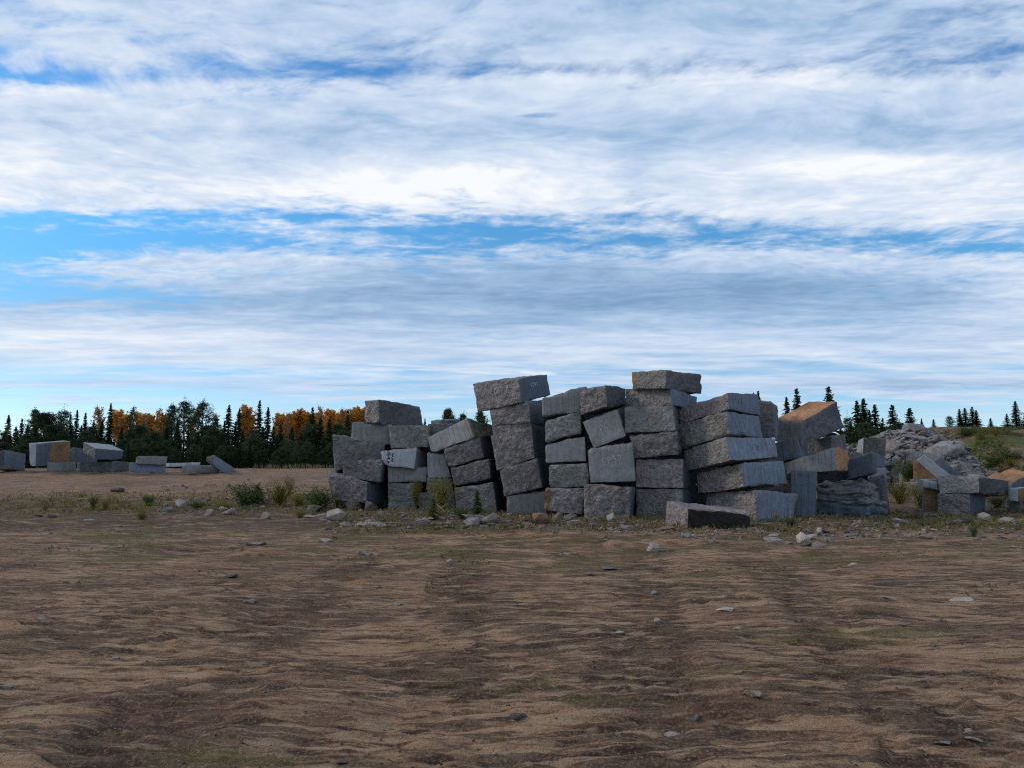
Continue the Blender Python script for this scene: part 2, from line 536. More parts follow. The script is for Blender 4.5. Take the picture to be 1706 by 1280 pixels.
tkn = t.new('ShaderNodeAttribute'); tkn.attribute_name = 'track'
df = t.m('ADD', df, t.m('MULTIPLY', tkn.outputs['Fac'], t.m('MULTIPLY', t.step(a1, .30, .6), .065)))
cc = t.mix(t.step(df, .465, .535), sand, damp)
mp3 = t.new('ShaderNodeMapping'); mp3.inputs['Scale'].default_value = (1, 5.5, 1); mp3.inputs['Rotation'].default_value = (0, 0, -.06); t.put(mp3.inputs[0], c)
a4 = t.noise(t.vm('ADD', mp3.outputs[0], (43, 17, 0)), 1.9, 4, .6, .8)
shade_line = t.m('SUBTRACT', 1.0, t.step(t.m('ABSOLUTE', t.m('SUBTRACT', a4, .5)), .0, .035))
cc = t.mix(t.m('MULTIPLY', shade_line, t.m('MULTIPLY', t.step(a1, .36, .52), .6)), cc, (.050, .029, .018))  # thin dark lines: shade of ripple troughs put into the sand colour
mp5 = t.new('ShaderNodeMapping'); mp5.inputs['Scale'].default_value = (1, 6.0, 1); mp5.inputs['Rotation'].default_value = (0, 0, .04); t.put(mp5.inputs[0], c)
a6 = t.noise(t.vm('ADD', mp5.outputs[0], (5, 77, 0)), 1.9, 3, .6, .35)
cc = t.mix(t.m('MULTIPLY', t.step(a6, .53, .58), .80), cc, (.052, .030, .021))  # short dark dashes: ripple shadows painted as colour
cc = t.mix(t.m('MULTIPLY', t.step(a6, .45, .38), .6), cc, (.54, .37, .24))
mp4 = t.new('ShaderNodeMapping'); mp4.inputs['Scale'].default_value = (1, 4.2, 1); mp4.inputs['Rotation'].default_value = (0, 0, .10); t.put(mp4.inputs[0], c)
wrp = t.noise(c, .9, 2, .5)
a5 = t.noise(t.vm('ADD', mp4.outputs[0], t.comb(wrp, t.m('MULTIPLY', wrp, 3.0), 0.0)), 1.55, 2.5, .5, .1)
rid = t.m('SUBTRACT', 1.0, t.m('ABSOLUTE', t.m('MULTIPLY', t.m('SUBTRACT', a5, .5), 5.0)), clamp=True)
cc = t.mix(t.m('MULTIPLY', t.step(rid, .35, .95), .25), cc, (.44, .29, .178))
red = t.noise(t.vm('ADD', v, (71, 3, 0)), .5, 4, .6, .3)
cc = t.mix(t.m('MULTIPLY', t.step(red, .50, .68), .45), cc, (.20, .095, .062))
gp = t.new('ShaderNodeSeparateXYZ'); t.l.new(c, gp.inputs[0])
gx, gy = gp.outputs[0], gp.outputs[1]
band = t.m('MULTIPLY', t.step(gy, 9.5, 15.0), t.m('SUBTRACT', 1.0, t.step(gy, 29, 34)))
moss = t.noise(t.vm('ADD', v, (12, 90, 0)), .42, 5, .62, .5)
mf = t.m('ADD', moss, t.m('MULTIPLY', band, .085))
cc = t.mix(t.m('MULTIPLY', t.step(mf, .575, .68), .75), cc, t.mix(a3, (.075, .066, .020), (.135, .118, .035)))
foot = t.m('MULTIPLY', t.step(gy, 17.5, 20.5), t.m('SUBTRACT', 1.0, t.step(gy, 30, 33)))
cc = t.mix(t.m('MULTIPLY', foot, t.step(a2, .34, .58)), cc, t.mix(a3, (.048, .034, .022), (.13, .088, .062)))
far = t.step(gy, 30, 34)
cc = t.mix(t.m('MULTIPLY', far, .40), cc, (.27, .172, .122))
cc = t.mix(t.m('MULTIPLY', t.step(fine, .50, .70), .55), cc, (.48, .32, .195))
cc = t.mix(t.m('MULTIPLY', t.step(fine, .47, .28), .6), cc, (.055, .038, .027))
cc = t.mix(t.m('MULTIPLY', t.step(grit, .60, .75), .35), cc, (.40, .33, .27))
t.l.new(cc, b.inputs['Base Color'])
hh = t.m('ADD', t.m('MULTIPLY', a3, 1.0), t.m('ADD', t.m('MULTIPLY', fine, .55), t.m('MULTIPLY', grit, .2)))
hh = t.m('ADD', hh, t.m('MULTIPLY', rid, .6))
bump(t, b, hh, 1.0, .07)
M['ground'] = m

m, t, b = new_mat('hillside_soil', .95, .15)
c = obj_coords(t, False)
mp = t.new('ShaderNodeMapping'); mp.inputs['Scale'].default_value = (1, 1.3, 2.2); t.put(mp.inputs[0], c)
a1 = t.noise(mp.outputs[0], .22, 5, .62, .4)
a2 = t.noise(mp.outputs[0], 1.2, 5, .62, .4)
a3 = t.noise(c, 7, 4, .6)
cc = t.mix(t.step(a2, .35, .65), (.115, .080, .052), (.21, .150, .108))
cc = t.mix(t.step(a1, .46, .60), cc, t.mix(a2, (.045, .062, .016), (.12, .125, .034)))
cc = t.mix(t.m('MULTIPLY', t.step(a3, .55, .75), .5), cc, (.20, .155, .12))
t.l.new(cc, b.inputs['Base Color'])
bump(t, b, t.m('ADD', a2, t.m('MULTIPLY', a3, .4)), 1.0, .25)
M['hill'] = m

# ------------------------------------------------------------------ ground sheet
def build_ground():
    ys = list(np.linspace(-3, 3, 14))
    y = 3.0
    while y < 28:
        y += min(0.12, max(0.012, 1.5 * y * y / 2114))
        ys.append(y)
    while y < 50:
        y += 0.25
        ys.append(y)
    while y < 4000:
        y *= 1.13
        ys.append(y)
    ys = np.array(ys)
    tt = np.linspace(-1, 1, 561)
    s = 0.92 * tt + 0.9 * tt ** 7
    X = s[None, :] * (ys[:, None] + 8)
    Y = np.repeat(ys[:, None], len(tt), 1)
    fade = 1 - sstep(Y, 60, 200)
    Z = terrain(X, Y) + np.where(Y < 200, relief(X, np.minimum(Y, 200)), 0) * fade
    n, mcol = Y.shape
    V = np.stack([X, Y, Z], -1).reshape(-1, 3)
    idx = np.arange(n * mcol).reshape(n, mcol)
    Fq = np.stack([idx[:-1, :-1], idx[:-1, 1:], idx[1:, 1:], idx[1:, :-1]], -1).reshape(-1, 4)
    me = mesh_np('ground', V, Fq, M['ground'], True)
    at_ = me.attributes.new('track', 'FLOAT', 'POINT')
    at_.data.foreach_set('value', track(X, Y).astype(np.float32).ravel())
    o = bpy.data.objects.new('ground', me)
    o['kind'] = 'structure'
    link(o)


build_ground()


def hill_z(x, y):
    x, y = np.asarray(x, float), np.asarray(y, float)
    edge = 25.5 + 0.6 * perlin(x / 9, y / 9, 2.0)
    side = sstep(x, edge, edge + 9.5)
    front = 0.35 * np.clip((y - 37) / 25, 0, 1) + 0.65 * sstep(y, 37, 63)
    bumps = 0.30 * fbm(x / 5.0, y / 5.0, 3.0, 4) + 0.10 * perlin(x / 1.3, y / 1.3, 1.0)
    return (4.55 + 0.25 * sstep(x, 36, 60)) * side * front * (1 - .6 * sstep(y, 66, 110)) + bumps * side * sstep(y, 36, 42) - 0.25 * (1 - side * sstep(y, 36, 40))


def build_hill():
    xs = np.concatenate([np.linspace(23, 60, 190), np.linspace(61, 160, 60)])
    ys = np.concatenate([np.linspace(34, 68, 180), np.linspace(69, 130, 50)])
    X, Y = np.meshgrid(xs, ys)
    Z = hill_z(X, Y)
    V = np.stack([X, Y, Z], -1).reshape(-1, 3)
    n, mcol = X.shape
    idx = np.arange(n * mcol).reshape(n, mcol)
    Fq = np.stack([idx[:-1, :-1], idx[:-1, 1:], idx[1:, 1:], idx[1:, :-1]], -1).reshape(-1, 4)
    o = bpy.data.objects.new('hill', mesh_np('hill', V, Fq, M['hill'], True))
    o['kind'] = 'structure'
    link(o)


build_hill()

# ------------------------------------------------------------------ granite blocks
ROUGH = {'rough': (.028, .020), 'pink': (.032, .024), 'roughg': (.026, .018), 'darkr': (.022, .015), 'sawn': (.006, .002), 'sawnl': (.006, .002),
         'blue': (.006, .002), 'bluel': (.006, .002), 'rust': (.02, .012), 'brown': (.012, .006), 'nearblack': (.03, .016), 'moss': (.03, .02), 'strata': (.03, .02), 'pale': (.024, .014)}
BLOCKS = {}
_seed = [0]


def ray_plane(px, py, p0, n):
    r = ray(px, py)
    t = (p0 - EYEV).dot(n) / r.dot(n)
    return EYEV + r * t


def block(key, label, depth, Fq, Rq=None, L=1.5, yaw=None, mf='rough', mr='blue', mt='roughg', rust=0, res=.058, wob=.035, edge=.035, name='granite_block', strata=0.0, slope=0.0):
    """Fq: TL, TR, BR, BL of the left/front face in photo pixels, whose right edge stands at `depth`;
    Rq: far top / far bottom corner of the right face.  The plan is a true rectangle: the yaw is solved so
    that the right face is L metres long, and every corner is then a point in space."""
    _seed[0] += 1
    sd = _seed[0] * 7.31
    g = 1.3 * min(1.0, 24 / depth)
    Fq = [(x + (-.5 * g if i_ in (0, 3) else .5 * g), y + (-g if i_ < 2 else g)) for i_, (x, y) in enumerate(Fq)]
    if Rq is not None:
        Rq = [(Rq[0][0] + .3 * g, Rq[0][1] - g), (Rq[1][0] + .3 * g, Rq[1][1] + g)]
    TL, TR, BR, BL = Fq
    xm, ym = (TR[0] + BR[0]) / 2, (TR[1] + BR[1]) / 2
    B0 = at(xm, ym, depth)
    phi = math.atan2(B0.x, B0.y)

    def solve(th):
        n = Vector((-math.sin(th), -math.cos(th), 0))
        f = [ray_plane(*q, B0, n) for q in Fq]
        if Rq is None:
            d = Vector((math.sin(th) * L, math.cos(th) * L, slope))
            return f, f[1] + d, f[2] + d, L
        dR = Vector((math.sin(th), math.cos(th), 0))
        nR = dR.cross(f[1] - f[2]).normalized()
        ct, cb = ray_plane(*Rq[0], B0 if False else f[1], nR), ray_plane(*Rq[1], f[1], nR)
        return f, ct, cb, ((ct - f[1]).length + (cb - f[2]).length) / 2

    if yaw is None and Rq is not None:
        lo, hi = phi + R(1.5), R(78)
        for _ in range(50):
            mid = (lo + hi) / 2
            try:
                ln = solve(mid)[3]
            except ZeroDivisionError:
                ln = 1e9
            if ln > L:
                lo = mid
            else:
                hi = mid
        th = hi
    else:
        th = R(12 if yaw is None else yaw)
    f, ct, cb, _ = solve(th)
    at_, bt, bb, ab = f
    dt, db = at_ + (ct - bt), ab + (cb - bb)
    # P[u][v][w]
    P = np.array([[[ab, at_], [db, dt]], [[bb, bt], [cb, ct]]], float)
    Lu = (np.linalg.norm(P[1, 0, 1] - P[0, 0, 1]) + np.linalg.norm(P[1, 0, 0] - P[0, 0, 0])) / 2
    Lv = (np.linalg.norm(P[1, 1, 1] - P[1, 0, 1]) + np.linalg.norm(P[1, 1, 0] - P[1, 0, 0])) / 2
    Lw = (np.linalg.norm(P[0, 0, 1] - P[0, 0, 0]) + np.linalg.norm(P[1, 0, 1] - P[1, 0, 0])) / 2
    nu, nv, nw = (int(min(34, max(4, round(l / res)))) for l in (Lu, min(Lv, 2.2), Lw))
    ids, pts, par = {}, [], []

    def vid(i, j, k):
        q = (i, j, k)
        if q not in ids:
            ids[q] = len(pts)
            u, v, w_ = i / nu, j / nv, k / nw
            p = 0
            for a in (0, 1):
                for bq in (0, 1):
                    for cq in (0, 1):
                        p = p + P[a, bq, cq] * (u if a else 1 - u) * (v if bq else 1 - v) * (w_ if cq else 1 - w_)
            pts.append(p)
            par.append((u, v, w_))
        return ids[q]

    faces, mi = [], []
    nr = int(round(rust * nu))
    for i in range(nu):
        for k in range(nw):
            faces.append((vid(i, 0, k), vid(i + 1, 0, k), vid(i + 1, 0, k + 1), vid(i, 0, k + 1)))
            mi.append(3 if i < nr else 0)
            faces.append((vid(i, nv, k), vid(i, nv, k + 1), vid(i + 1, nv, k + 1), vid(i + 1, nv, k)))
            mi.append(0)
    for j in range(nv):
        for k in range(nw):
            faces.append((vid(nu, j, k), vid(nu, j + 1, k), vid(nu, j + 1, k + 1), vid(nu, j, k + 1)))
            mi.append(1)
            faces.append((vid(0, j, k), vid(0, j, k + 1), vid(0, j + 1, k + 1), vid(0, j + 1, k)))
            mi.append(3 if nr else 1)
    for i in range(nu):
        for j in range(nv):
            faces.append((vid(i, j, nw), vid(i + 1, j, nw), vid(i + 1, j + 1, nw), vid(i, j + 1, nw)))
            mi.append(2)
            faces.append((vid(i, j, 0), vid(i, j + 1, 0), vid(i + 1, j + 1, 0), vid(i + 1, j, 0)))
            mi.append(2)
    V, U = np.array(pts), np.array(par)
    e1 = (P[1, 0, 0] - P[0, 0, 0]); e1 = e1 / np.linalg.norm(e1)
    e2 = (P[0, 1, 0] - P[0, 0, 0]); e2 = e2 / np.linalg.norm(e2)
    e3 = np.cross(e1, e2); e3 /= np.linalg.norm(e3)
    D = np.stack([np.minimum(U[:, 0], 1 - U[:, 0]) * Lu, np.minimum(U[:, 1], 1 - U[:, 1]) * Lv, np.minimum(U[:, 2], 1 - U[:, 2]) * Lw], 1)
    sgn = np.sign(U - 0.5)
    on = D < 1e-6
    N = (on[:, 0] * sgn[:, 0])[:, None] * e1 + (on[:, 1] * sgn[:, 1])[:, None] * e2 + (on[:, 2] * sgn[:, 2])[:, None] * e3
    N /= np.maximum(np.linalg.norm(N, axis=1), 1e-6)[:, None]
    # local coordinates for noise, so a step sideways sees real relief
    q = V - V.mean(0) + sd * 3.7
    aF, aR, aT = ROUGH[mf], ROUGH[mr], ROUGH[mt]
    w3 = on.astype(float)
    # shared edges take the calmer of the two faces
    big = np.minimum.reduce([np.where(on[:, 1], aF[0], 9), np.where(on[:, 0], aR[0], 9), np.where(on[:, 2], aT[0], 9)])
    sml = np.minimum.reduce([np.where(on[:, 1], aF[1], 9), np.where(on[:, 0], aR[1], 9), np.where(on[:, 2], aT[1], 9)])
    flat = random.Random(_seed[0] * 13).uniform(.55, 1.15)
    d = flat * big * 1.7 * fbm(q[:, 0] / .30, q[:, 1] / .30, q[:, 2] / .30, 2) + flat * sml * 1.9 * perlin(q[:, 0] / .135, q[:, 1] / .135, q[:, 2] / .135)
    d = d * np.where(on.sum(1) >= 2, .45, 1.0)
    if strata:
        lay = np.abs(((q[:, 2] + .25 * q[:, 0] * .3 + .16 * perlin(q[:, 0] / .7, q[:, 1] / .7, q[:, 2] / .5)) / strata) % 1.0 - .5) * 2
        d = d - 0.075 * sstep(lay, .55, 1.0) * (1 - on[:, 2]) + .10 * fbm(q[:, 0] / .6, q[:, 1] / .6, q[:, 2] / .35, 3)
    V = V + N * d[:, None]
    # slow warping of the whole block and broken arrises
    for ax, vec in enumerate((e1, e2, e3)):
        V = V + (wob * perlin(q[:, 0] / .75 + 11 * ax, q[:, 1] / .75, q[:, 2] / .75 + 3 * ax))[:, None] * vec * (1.0 if ax == 2 else .45)
    d2 = np.sort(D, 1)[:, 1]
    er = edge * (0.45 + 2.1 * np.maximum(0, perlin(q[:, 0] / .27, q[:, 1] / .27, q[:, 2] / .27 + 50)))
    er = er + .16 * np.maximum(0, perlin(q[:, 0] / .55, q[:, 1] / .55, q[:, 2] / .55 + 80) - .33)
    cut = np.maximum(0, er * 1.6 - d2)
    inn = -(sgn[:, [0]] * e1 * (D[:, [0]] < er[:, None] * 1.6) + sgn[:, [1]] * e2 * (D[:, [1]] < er[:, None] * 1.6) + sgn[:, [2]] * e3 * (D[:, [2]] < er[:, None] * 1.6))
    V = V + inn * (cut * .36)[:, None]
    base = Vector((float(P[:, :, 0, 0].mean()), float(P[:, :, 0, 1].mean()), float(P[:, :, 0, 2].mean())))
    me = mesh_np(name, V - np.array(base), faces, [M[mf], M[mr], M[mt], M['brown' if rust < .5 else 'rust']], True, mi)
    uvl = me.uv_layers.new(name='UVMap')
    fa = np.array(faces)
    um, vm_, wm = U[:, 0] * Lu, U[:, 1] * Lv, U[:, 2] * Lw
    fx = np.ptp(U[fa][:, :, 1], axis=1) < 1e-6
    fz = np.ptp(U[fa][:, :, 2], axis=1) < 1e-6
    uu = np.where(fx[:, None], um[fa], np.where(fz[:, None], um[fa], vm_[fa]))
    vv = np.where(fz[:, None], vm_[fa], wm[fa])
    uvl.data.foreach_set('uv', np.stack([uu, vv], -1).astype(np.float32).ravel())
    try:
        me.set_sharp_from_angle(angle=R(38))
    except Exception:
        pass
    o = bpy.data.objects.new(name, me)
    o.location = base
    link(o)
    tag(o, label, 'stone block')
    BLOCKS[key] = (o, P, base, V, faces)
    return o


def flat_block(*a, **k):
    return block(*a, **k)


# --- the marks painted on them by hand: each stroke is a thin ribbon laid on the stone
GLY = {'E': [[(0, 0), (0, 1)], [(0, 1), (.6, 1)], [(0, .5), (.5, .52)], [(0, 0), (.6, 0)]], 'D': [[(0, 0), (0, 1), (.45, .85), (.6, .5), (.4, .1), (0, 0)]],
       'W': [[(0, 1), (.15, 0), (.35, .7), (.5, 0), (.7, 1)]], 'P': [[(0, 0), (0, 1), (.5, .9), (.5, .6), (0, .5)]], 'C': [[(.6, .85), (.3, 1), (0, .6), (.05, .2), (.3, 0), (.6, .15)]],
       'R': [[(0, 0), (0, 1), (.5, .9), (.45, .6), (0, .5), (.6, 0)]], 'A': [[(0, 0), (.3, 1), (.6, 0)], [(.12, .4), (.5, .4)]], '1': [[(.1, .8), (.3, 1), (.3, 0)]],
       'I': [[(.3, 1), (.3, 0)]], '0': [[(.3, 1), (0, .6), (.1, .1), (.35, 0), (.6, .5), (.5, .9), (.3, 1)]], '6': [[(.5, 1), (.1, .6), (0, .2), (.3, 0), (.55, .25), (.3, .5), (.05, .3)]],
       '5': [[(.55, 1), (.1, 1), (.05, .6), (.45, .6), (.55, .25), (.3, 0), (0, .1)]], '7': [[(0, 1), (.6, 1), (.2, 0)]], '3': [[(0, .95), (.4, 1), (.5, .75), (.2, .5), (.55, .3), (.3, 0), (0, .1)]],
       'K': [[(0, 0), (0, 1)], [(.55, 1), (0, .45), (.6, 0)]], 'Y': [[(0, 1), (.3, .5), (.6, 1)], [(.3, .5), (.25, 0)]], '4': [[(.45, 0), (.45, 1), (0, .35), (.6, .35)]],
       'N': [[(0, 0), (0, 1), (.55, 0), (.55, 1)]], 'H': [[(0, 0), (0, 1)], [(.5, 0), (.5, 1)], [(0, .5), (.5, .5)]], '9': [[(.5, .6), (.2, .45), (0, .75), (.3, 1), (.5, .8), (.45, 0)]],
       '.': [[(.1, 0), (.15, .12)]], "'": [[(.2, .8), (.25, 1)]], 'O': [[(.3, 1), (0, .6), (.1, .1), (.35, 0), (.6, .5), (.5, .9), (.3, 1)]], 'S': [[(.55, .9), (.2, 1), (.05, .75), (.5, .35), (.3, 0), (0, .1)]]}


def face_frame(P, face):
    if face == 'F':
        return [P[0, 0, 0], P[1, 0, 0], P[0, 0, 1], P[1, 0, 1]]
    return [P[1, 0, 0], P[1, 1, 0], P[1, 0, 1], P[1, 1, 1]]


def ribbons(key, face, strokes, width, mat, name, off=.016, tilt=None):
    o, P, base, V, faces = BLOCKS[key]
    bvh = BVHTree.FromPolygons([tuple(v) for v in V], faces)
    c00, c10, c01, c11 = face_frame(P, face)
    nrm = np.cross(c10 - c00, c01 - c00); nrm /= np.linalg.norm(nrm)
    eu = (c10 - c00); eu = eu / np.linalg.norm(eu)
    ev = np.cross(nrm, eu)
    vs, fs = [], []
    for st in strokes:
        dense = []
        for (a, b_) in zip(st[:-1], st[1:]):
            k = max(2, int(math.dist(a, b_) / .025))
            dense += [(a[0] + (b_[0] - a[0]) * i / k, a[1] + (b_[1] - a[1]) * i / k) for i in range(k)]
        dense.append(st[-1])
        prev = None
        for i, (x, y) in enumerate(dense):
            x2, y2 = dense[min(i + 1, len(dense) - 1)]
            x1, y1 = dense[max(i - 1, 0)]
            tx, ty = x2 - x1, y2 - y1
            ln = math.hypot(tx, ty) or 1
            ox, oy = -ty / ln * width / 2, tx / ln * width / 2
            row = []
            for s in (-1, 1):
                p = (c00 + c10 + c01 + c11) / 4 + eu * (x + s * ox) + ev * (y + s * oy)
                hit = bvh.ray_cast(Vector(p + nrm * .5), Vector(-nrm), 1.2)[0]
                pp = np.array(hit) if hit is not None else p
                vs.append(pp + nrm * off - np.array(base))
                row.append(len(vs) - 1)
            if prev:
                fs.append((prev[0], row[0], row[1], prev[1]))
            prev = row
    me = mesh_np(name, np.array(vs), fs, M[mat])
    ob = bpy.data.objects.new(name, me)
    return link(ob, o)


def write(key, face, text, cx, cy, h, width=.022, mat='chalk', rot=0.0, seed=0):
    rr = random.Random(hash((key, face)) % 9973 if False else sum(map(ord, key + face + text)))
    strokes, x = [], 0.0
    adv = h * .82
    tot = adv * len(text)
    ca, sa = math.cos(rot), math.sin(rot)
    for ch in text:
        jx, jy, sc, sk = rr.uniform(-.05, .05) * h, rr.uniform(-.10, .10) * h, rr.uniform(.85, 1.15), rr.uniform(-.12, .22)
        for st in GLY.get(ch, []):
            pts = []
            for (a, b_) in st:
                lx = x - tot / 2 + (a + sk * b_) * h * sc * .85 + jx + rr.uniform(-.02, .02) * h
                ly = (b_ - .5) * h * sc + jy
                pts.append((cx + lx * ca - ly * sa, cy + lx * sa + ly * ca))
            strokes.append(pts)
        x += adv
    return ribbons(key, face, strokes, width, mat, 'painted_lettering')


def T(*xs):
    return [(xs[i], xs[i + 1]) for i in range(0, len(xs), 2)]


# ---- left stacks
dA = 26.5
block('A1', 'dark rough granite block crowning the leftmost stack, below the sky', 26.3, T(608, 670, 631, 667, 630, 707, 608, 705), T(699, 680, 706, 711), L=2.2, mf='rough', mr='darkr', mt='darkr')
block('A2', 'smooth pale grey slab with rounded corner and white code, under the leftmost crowning block', 26.7, T(587, 706, 652, 708, 653, 742, 585, 741), yaw=-6, L=1.5, mf='sawn', mr='sawn', edge=.05)
block('A3', 'rough grey block right of the smooth pale slab, above the block with the label', 26.2, T(649, 712, 711, 710, 714, 745, 651, 748), T(719, 713, 722, 744), L=1.6, mf='roughg', mr='rough')
block('A4', 'broad rough grey block under the smooth pale slab at the far left of the pile', 26.6, T(554, 725, 641, 741, 639, 771, 557, 785), yaw=-4, L=1.5, mf='rough', mr='blue', wob=.05)
block('A5', 'rough pinkish block with dark right end, second up in the leftmost stack', 26.0, T(572, 769, 638, 768, 633, 804, 572, 795), T(648, 776, 645, 804), L=1.4, mf='rough', mr='blue', wob=.04)
block('A6', 'rough pinkish block with blue right face, lowest at the left end of the pile', 25.8, T(543, 786, 611, 806, 610, 836, 553, 832), T(644, 808, 643, 841), L=1.7, mf='pink', mr='blue', wob=.05)
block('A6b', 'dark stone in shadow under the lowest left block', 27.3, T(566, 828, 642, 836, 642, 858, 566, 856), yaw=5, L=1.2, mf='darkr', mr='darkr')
block('A7', 'smooth pale block with white label and black lettering near its left end', 26.0, T(634, 755, 694, 748, 690, 781, 638, 775), T(713, 752, 712, 782), L=1.5, mf='sawnl', mr='sawn')
block('A8', 'smooth dark grey block below the labelled pale block', 26.3, T(646, 777, 711, 781, 710, 803, 646, 804), yaw=2, L=1.5, mf='sawn', mr='sawn')
block('A9', 'upright rough block at ground level, right of the lowest left block', 26.2, T(646, 807, 691, 807, 693, 853, 647, 855), T(698, 809, 699, 853), L=1.3, mf='roughg', mr='moss')
block('A11', 'small smooth pinkish block above the mossy blocks', 26.0, T(712, 757, 739, 759, 752, 796, 712, 797), yaw=3, L=1.3, mf='sawn', mr='sawn')
block('A12', 'mossy rough block in the middle of the narrow low stack', 26.0, T(711, 798, 751, 800, 756, 822, 711, 822), yaw=3, L=1.3, mf='moss', mr='moss')
block('A13', 'mossy rough block at the foot of the narrow low stack', 25.8, T(697, 824, 757, 823, 757, 857, 697, 857), yaw=3, L=1.3, mf='moss', mr='moss')
block('A14', 'reddish brown block end seen behind the tilted smooth slab', 27.2, T(713, 709, 750, 707, 750, 758, 713, 758), yaw=2, L=1.4, mf='rough', mr='rough')
block('A15', 'small pale far block peeping over the left stacks', 31.5, T(718, 702, 733, 701, 733, 722, 718, 722), yaw=0, L=1.2, mf='sawn', mr='sawn')
block('A16', 'dark far block peeping over the left stacks beside the round pine', 31.0, T(733, 701, 764, 699, 764, 722, 733, 722), yaw=0, L=1.2, mf='darkr', mr='darkr')
block('A17', 'tall hidden block carrying the far blocks behind the left stacks', 31.2, T(716, 722, 766, 722, 766, 841, 716, 841), yaw=0, L=1.4, mf='darkr', mr='darkr', res=.15)
# ---- leaning stack with the tilted slab
block('B1', 'smooth slab tilted up to the right on the leaning stack, greenish right face', 25.2, T(713, 731, 777, 699, 789, 728, 719, 755), T(823, 711, 825, 727), L=1.5, mf='sawn', mr='moss', mt='moss', edge=.03)
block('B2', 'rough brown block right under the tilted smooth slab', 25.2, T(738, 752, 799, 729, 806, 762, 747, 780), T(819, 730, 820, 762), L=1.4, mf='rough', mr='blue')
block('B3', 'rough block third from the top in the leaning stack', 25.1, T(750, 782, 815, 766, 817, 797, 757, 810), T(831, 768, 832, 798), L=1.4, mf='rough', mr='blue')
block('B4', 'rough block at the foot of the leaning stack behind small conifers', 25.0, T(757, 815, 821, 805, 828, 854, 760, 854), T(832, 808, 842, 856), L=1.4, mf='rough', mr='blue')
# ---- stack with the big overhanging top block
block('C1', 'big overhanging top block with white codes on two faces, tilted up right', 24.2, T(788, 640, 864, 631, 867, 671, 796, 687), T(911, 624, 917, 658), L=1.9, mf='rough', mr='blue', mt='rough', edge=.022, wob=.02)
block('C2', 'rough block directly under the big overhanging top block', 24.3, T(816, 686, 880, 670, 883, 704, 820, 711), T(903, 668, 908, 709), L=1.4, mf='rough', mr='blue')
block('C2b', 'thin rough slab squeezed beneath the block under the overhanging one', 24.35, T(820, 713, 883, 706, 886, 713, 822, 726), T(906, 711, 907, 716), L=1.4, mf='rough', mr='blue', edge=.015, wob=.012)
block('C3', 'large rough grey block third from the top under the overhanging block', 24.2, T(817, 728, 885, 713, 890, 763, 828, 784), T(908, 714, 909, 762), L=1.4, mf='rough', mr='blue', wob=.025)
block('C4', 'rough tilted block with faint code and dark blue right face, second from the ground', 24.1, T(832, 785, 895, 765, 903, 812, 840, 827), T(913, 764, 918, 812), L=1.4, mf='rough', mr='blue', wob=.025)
block('C5', 'smooth grey block with faint white code at ground level under the overhanging stack', 24.2, T(843, 829, 908, 819, 911, 866, 847, 868), yaw=9, L=1.4, mf='sawn', mr='brown', edge=.025)
# ---- middle stacks
block('D1', 'smooth grey slab sloping up on the middle stack below the skyline', 23.4, T(903, 666, 976, 645, 974, 685, 904, 694), yaw=10, L=1.5, mf='sawn', mr='sawn', wob=.025)
block('D2', 'rough block with dark right face beside the smooth sloping slab on the skyline', 22.7, T(967, 653, 1009, 643, 1010, 678, 967, 692), T(1043, 649, 1043, 677), L=1.7, mf='rough', mr='darkr', mt='darkr', wob=.05)
block('D3', 'dark rough block under the smooth sloping slab', 23.2, T(909, 705, 966, 688, 968, 721, 909, 738), yaw=10, L=1.4, mf='roughg', mr='darkr')
block('D4', 'smooth light grey block in mid height of the middle stack', 23.2, T(909, 743, 973, 729, 976, 768, 910, 770), yaw=10, L=1.4, mf='sawn', mr='sawn', edge=.025)
block('D5', 'rough mottled block below the smooth light grey one in the middle stack', 23.1, T(915, 778, 979, 774, 980, 811, 916, 814), yaw=10, L=1.4, mf='roughg', mr='roughg')
block('D6', 'rough pinkish block with rust streak on its left edge near the ground', 23.0, T(909, 817, 975, 815, 969, 856, 908, 851), yaw=12, L=1.4, mf='pink', mr='pink', rust=.13)
block('D7', 'smooth grey block hanging askew on its corner with white code', 22.8, T(969, 705, 1028, 684, 1042, 726, 990, 747), T(1042, 686, 1048, 722), L=1.3, mf='sawn', mr='darkr', edge=.02, wob=.015)
block('D8', 'large smooth pale grey block with bold white code under the askew one', 22.5, T(979, 751, 1053, 740, 1058, 802, 984, 804), yaw=13, L=1.4, mf='sawn', mr='sawn', edge=.025, wob=.02)
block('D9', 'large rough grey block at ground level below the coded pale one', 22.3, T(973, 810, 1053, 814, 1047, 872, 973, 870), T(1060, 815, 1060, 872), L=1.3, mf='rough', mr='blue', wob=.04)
# ---- tall stack
block('E1', 'topmost slab of the tall stack with brown left edge and dark right face', 22.2, T(1053, 620, 1110, 617, 1107, 647, 1053, 649), T(1171, 625, 1168, 656), L=1.9, mf='roughg', mr='darkr', mt='darkr', rust=.14)
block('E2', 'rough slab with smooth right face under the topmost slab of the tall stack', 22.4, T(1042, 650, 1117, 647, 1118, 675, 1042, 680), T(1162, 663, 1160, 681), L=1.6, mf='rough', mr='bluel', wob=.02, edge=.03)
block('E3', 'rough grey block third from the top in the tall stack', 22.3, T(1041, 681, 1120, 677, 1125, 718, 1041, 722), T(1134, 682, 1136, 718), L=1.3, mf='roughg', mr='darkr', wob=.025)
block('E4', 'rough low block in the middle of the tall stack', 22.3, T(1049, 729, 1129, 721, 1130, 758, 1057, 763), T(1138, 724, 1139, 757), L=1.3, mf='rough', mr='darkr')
block('E5', 'squarish pinkish block with pale code in the tall stack', 22.3, T(1059, 768, 1137, 767, 1138, 813, 1060, 812), T(1152, 771, 1152, 814), L=1.3, mf='pink', mr='blue', edge=.022, wob=.015)
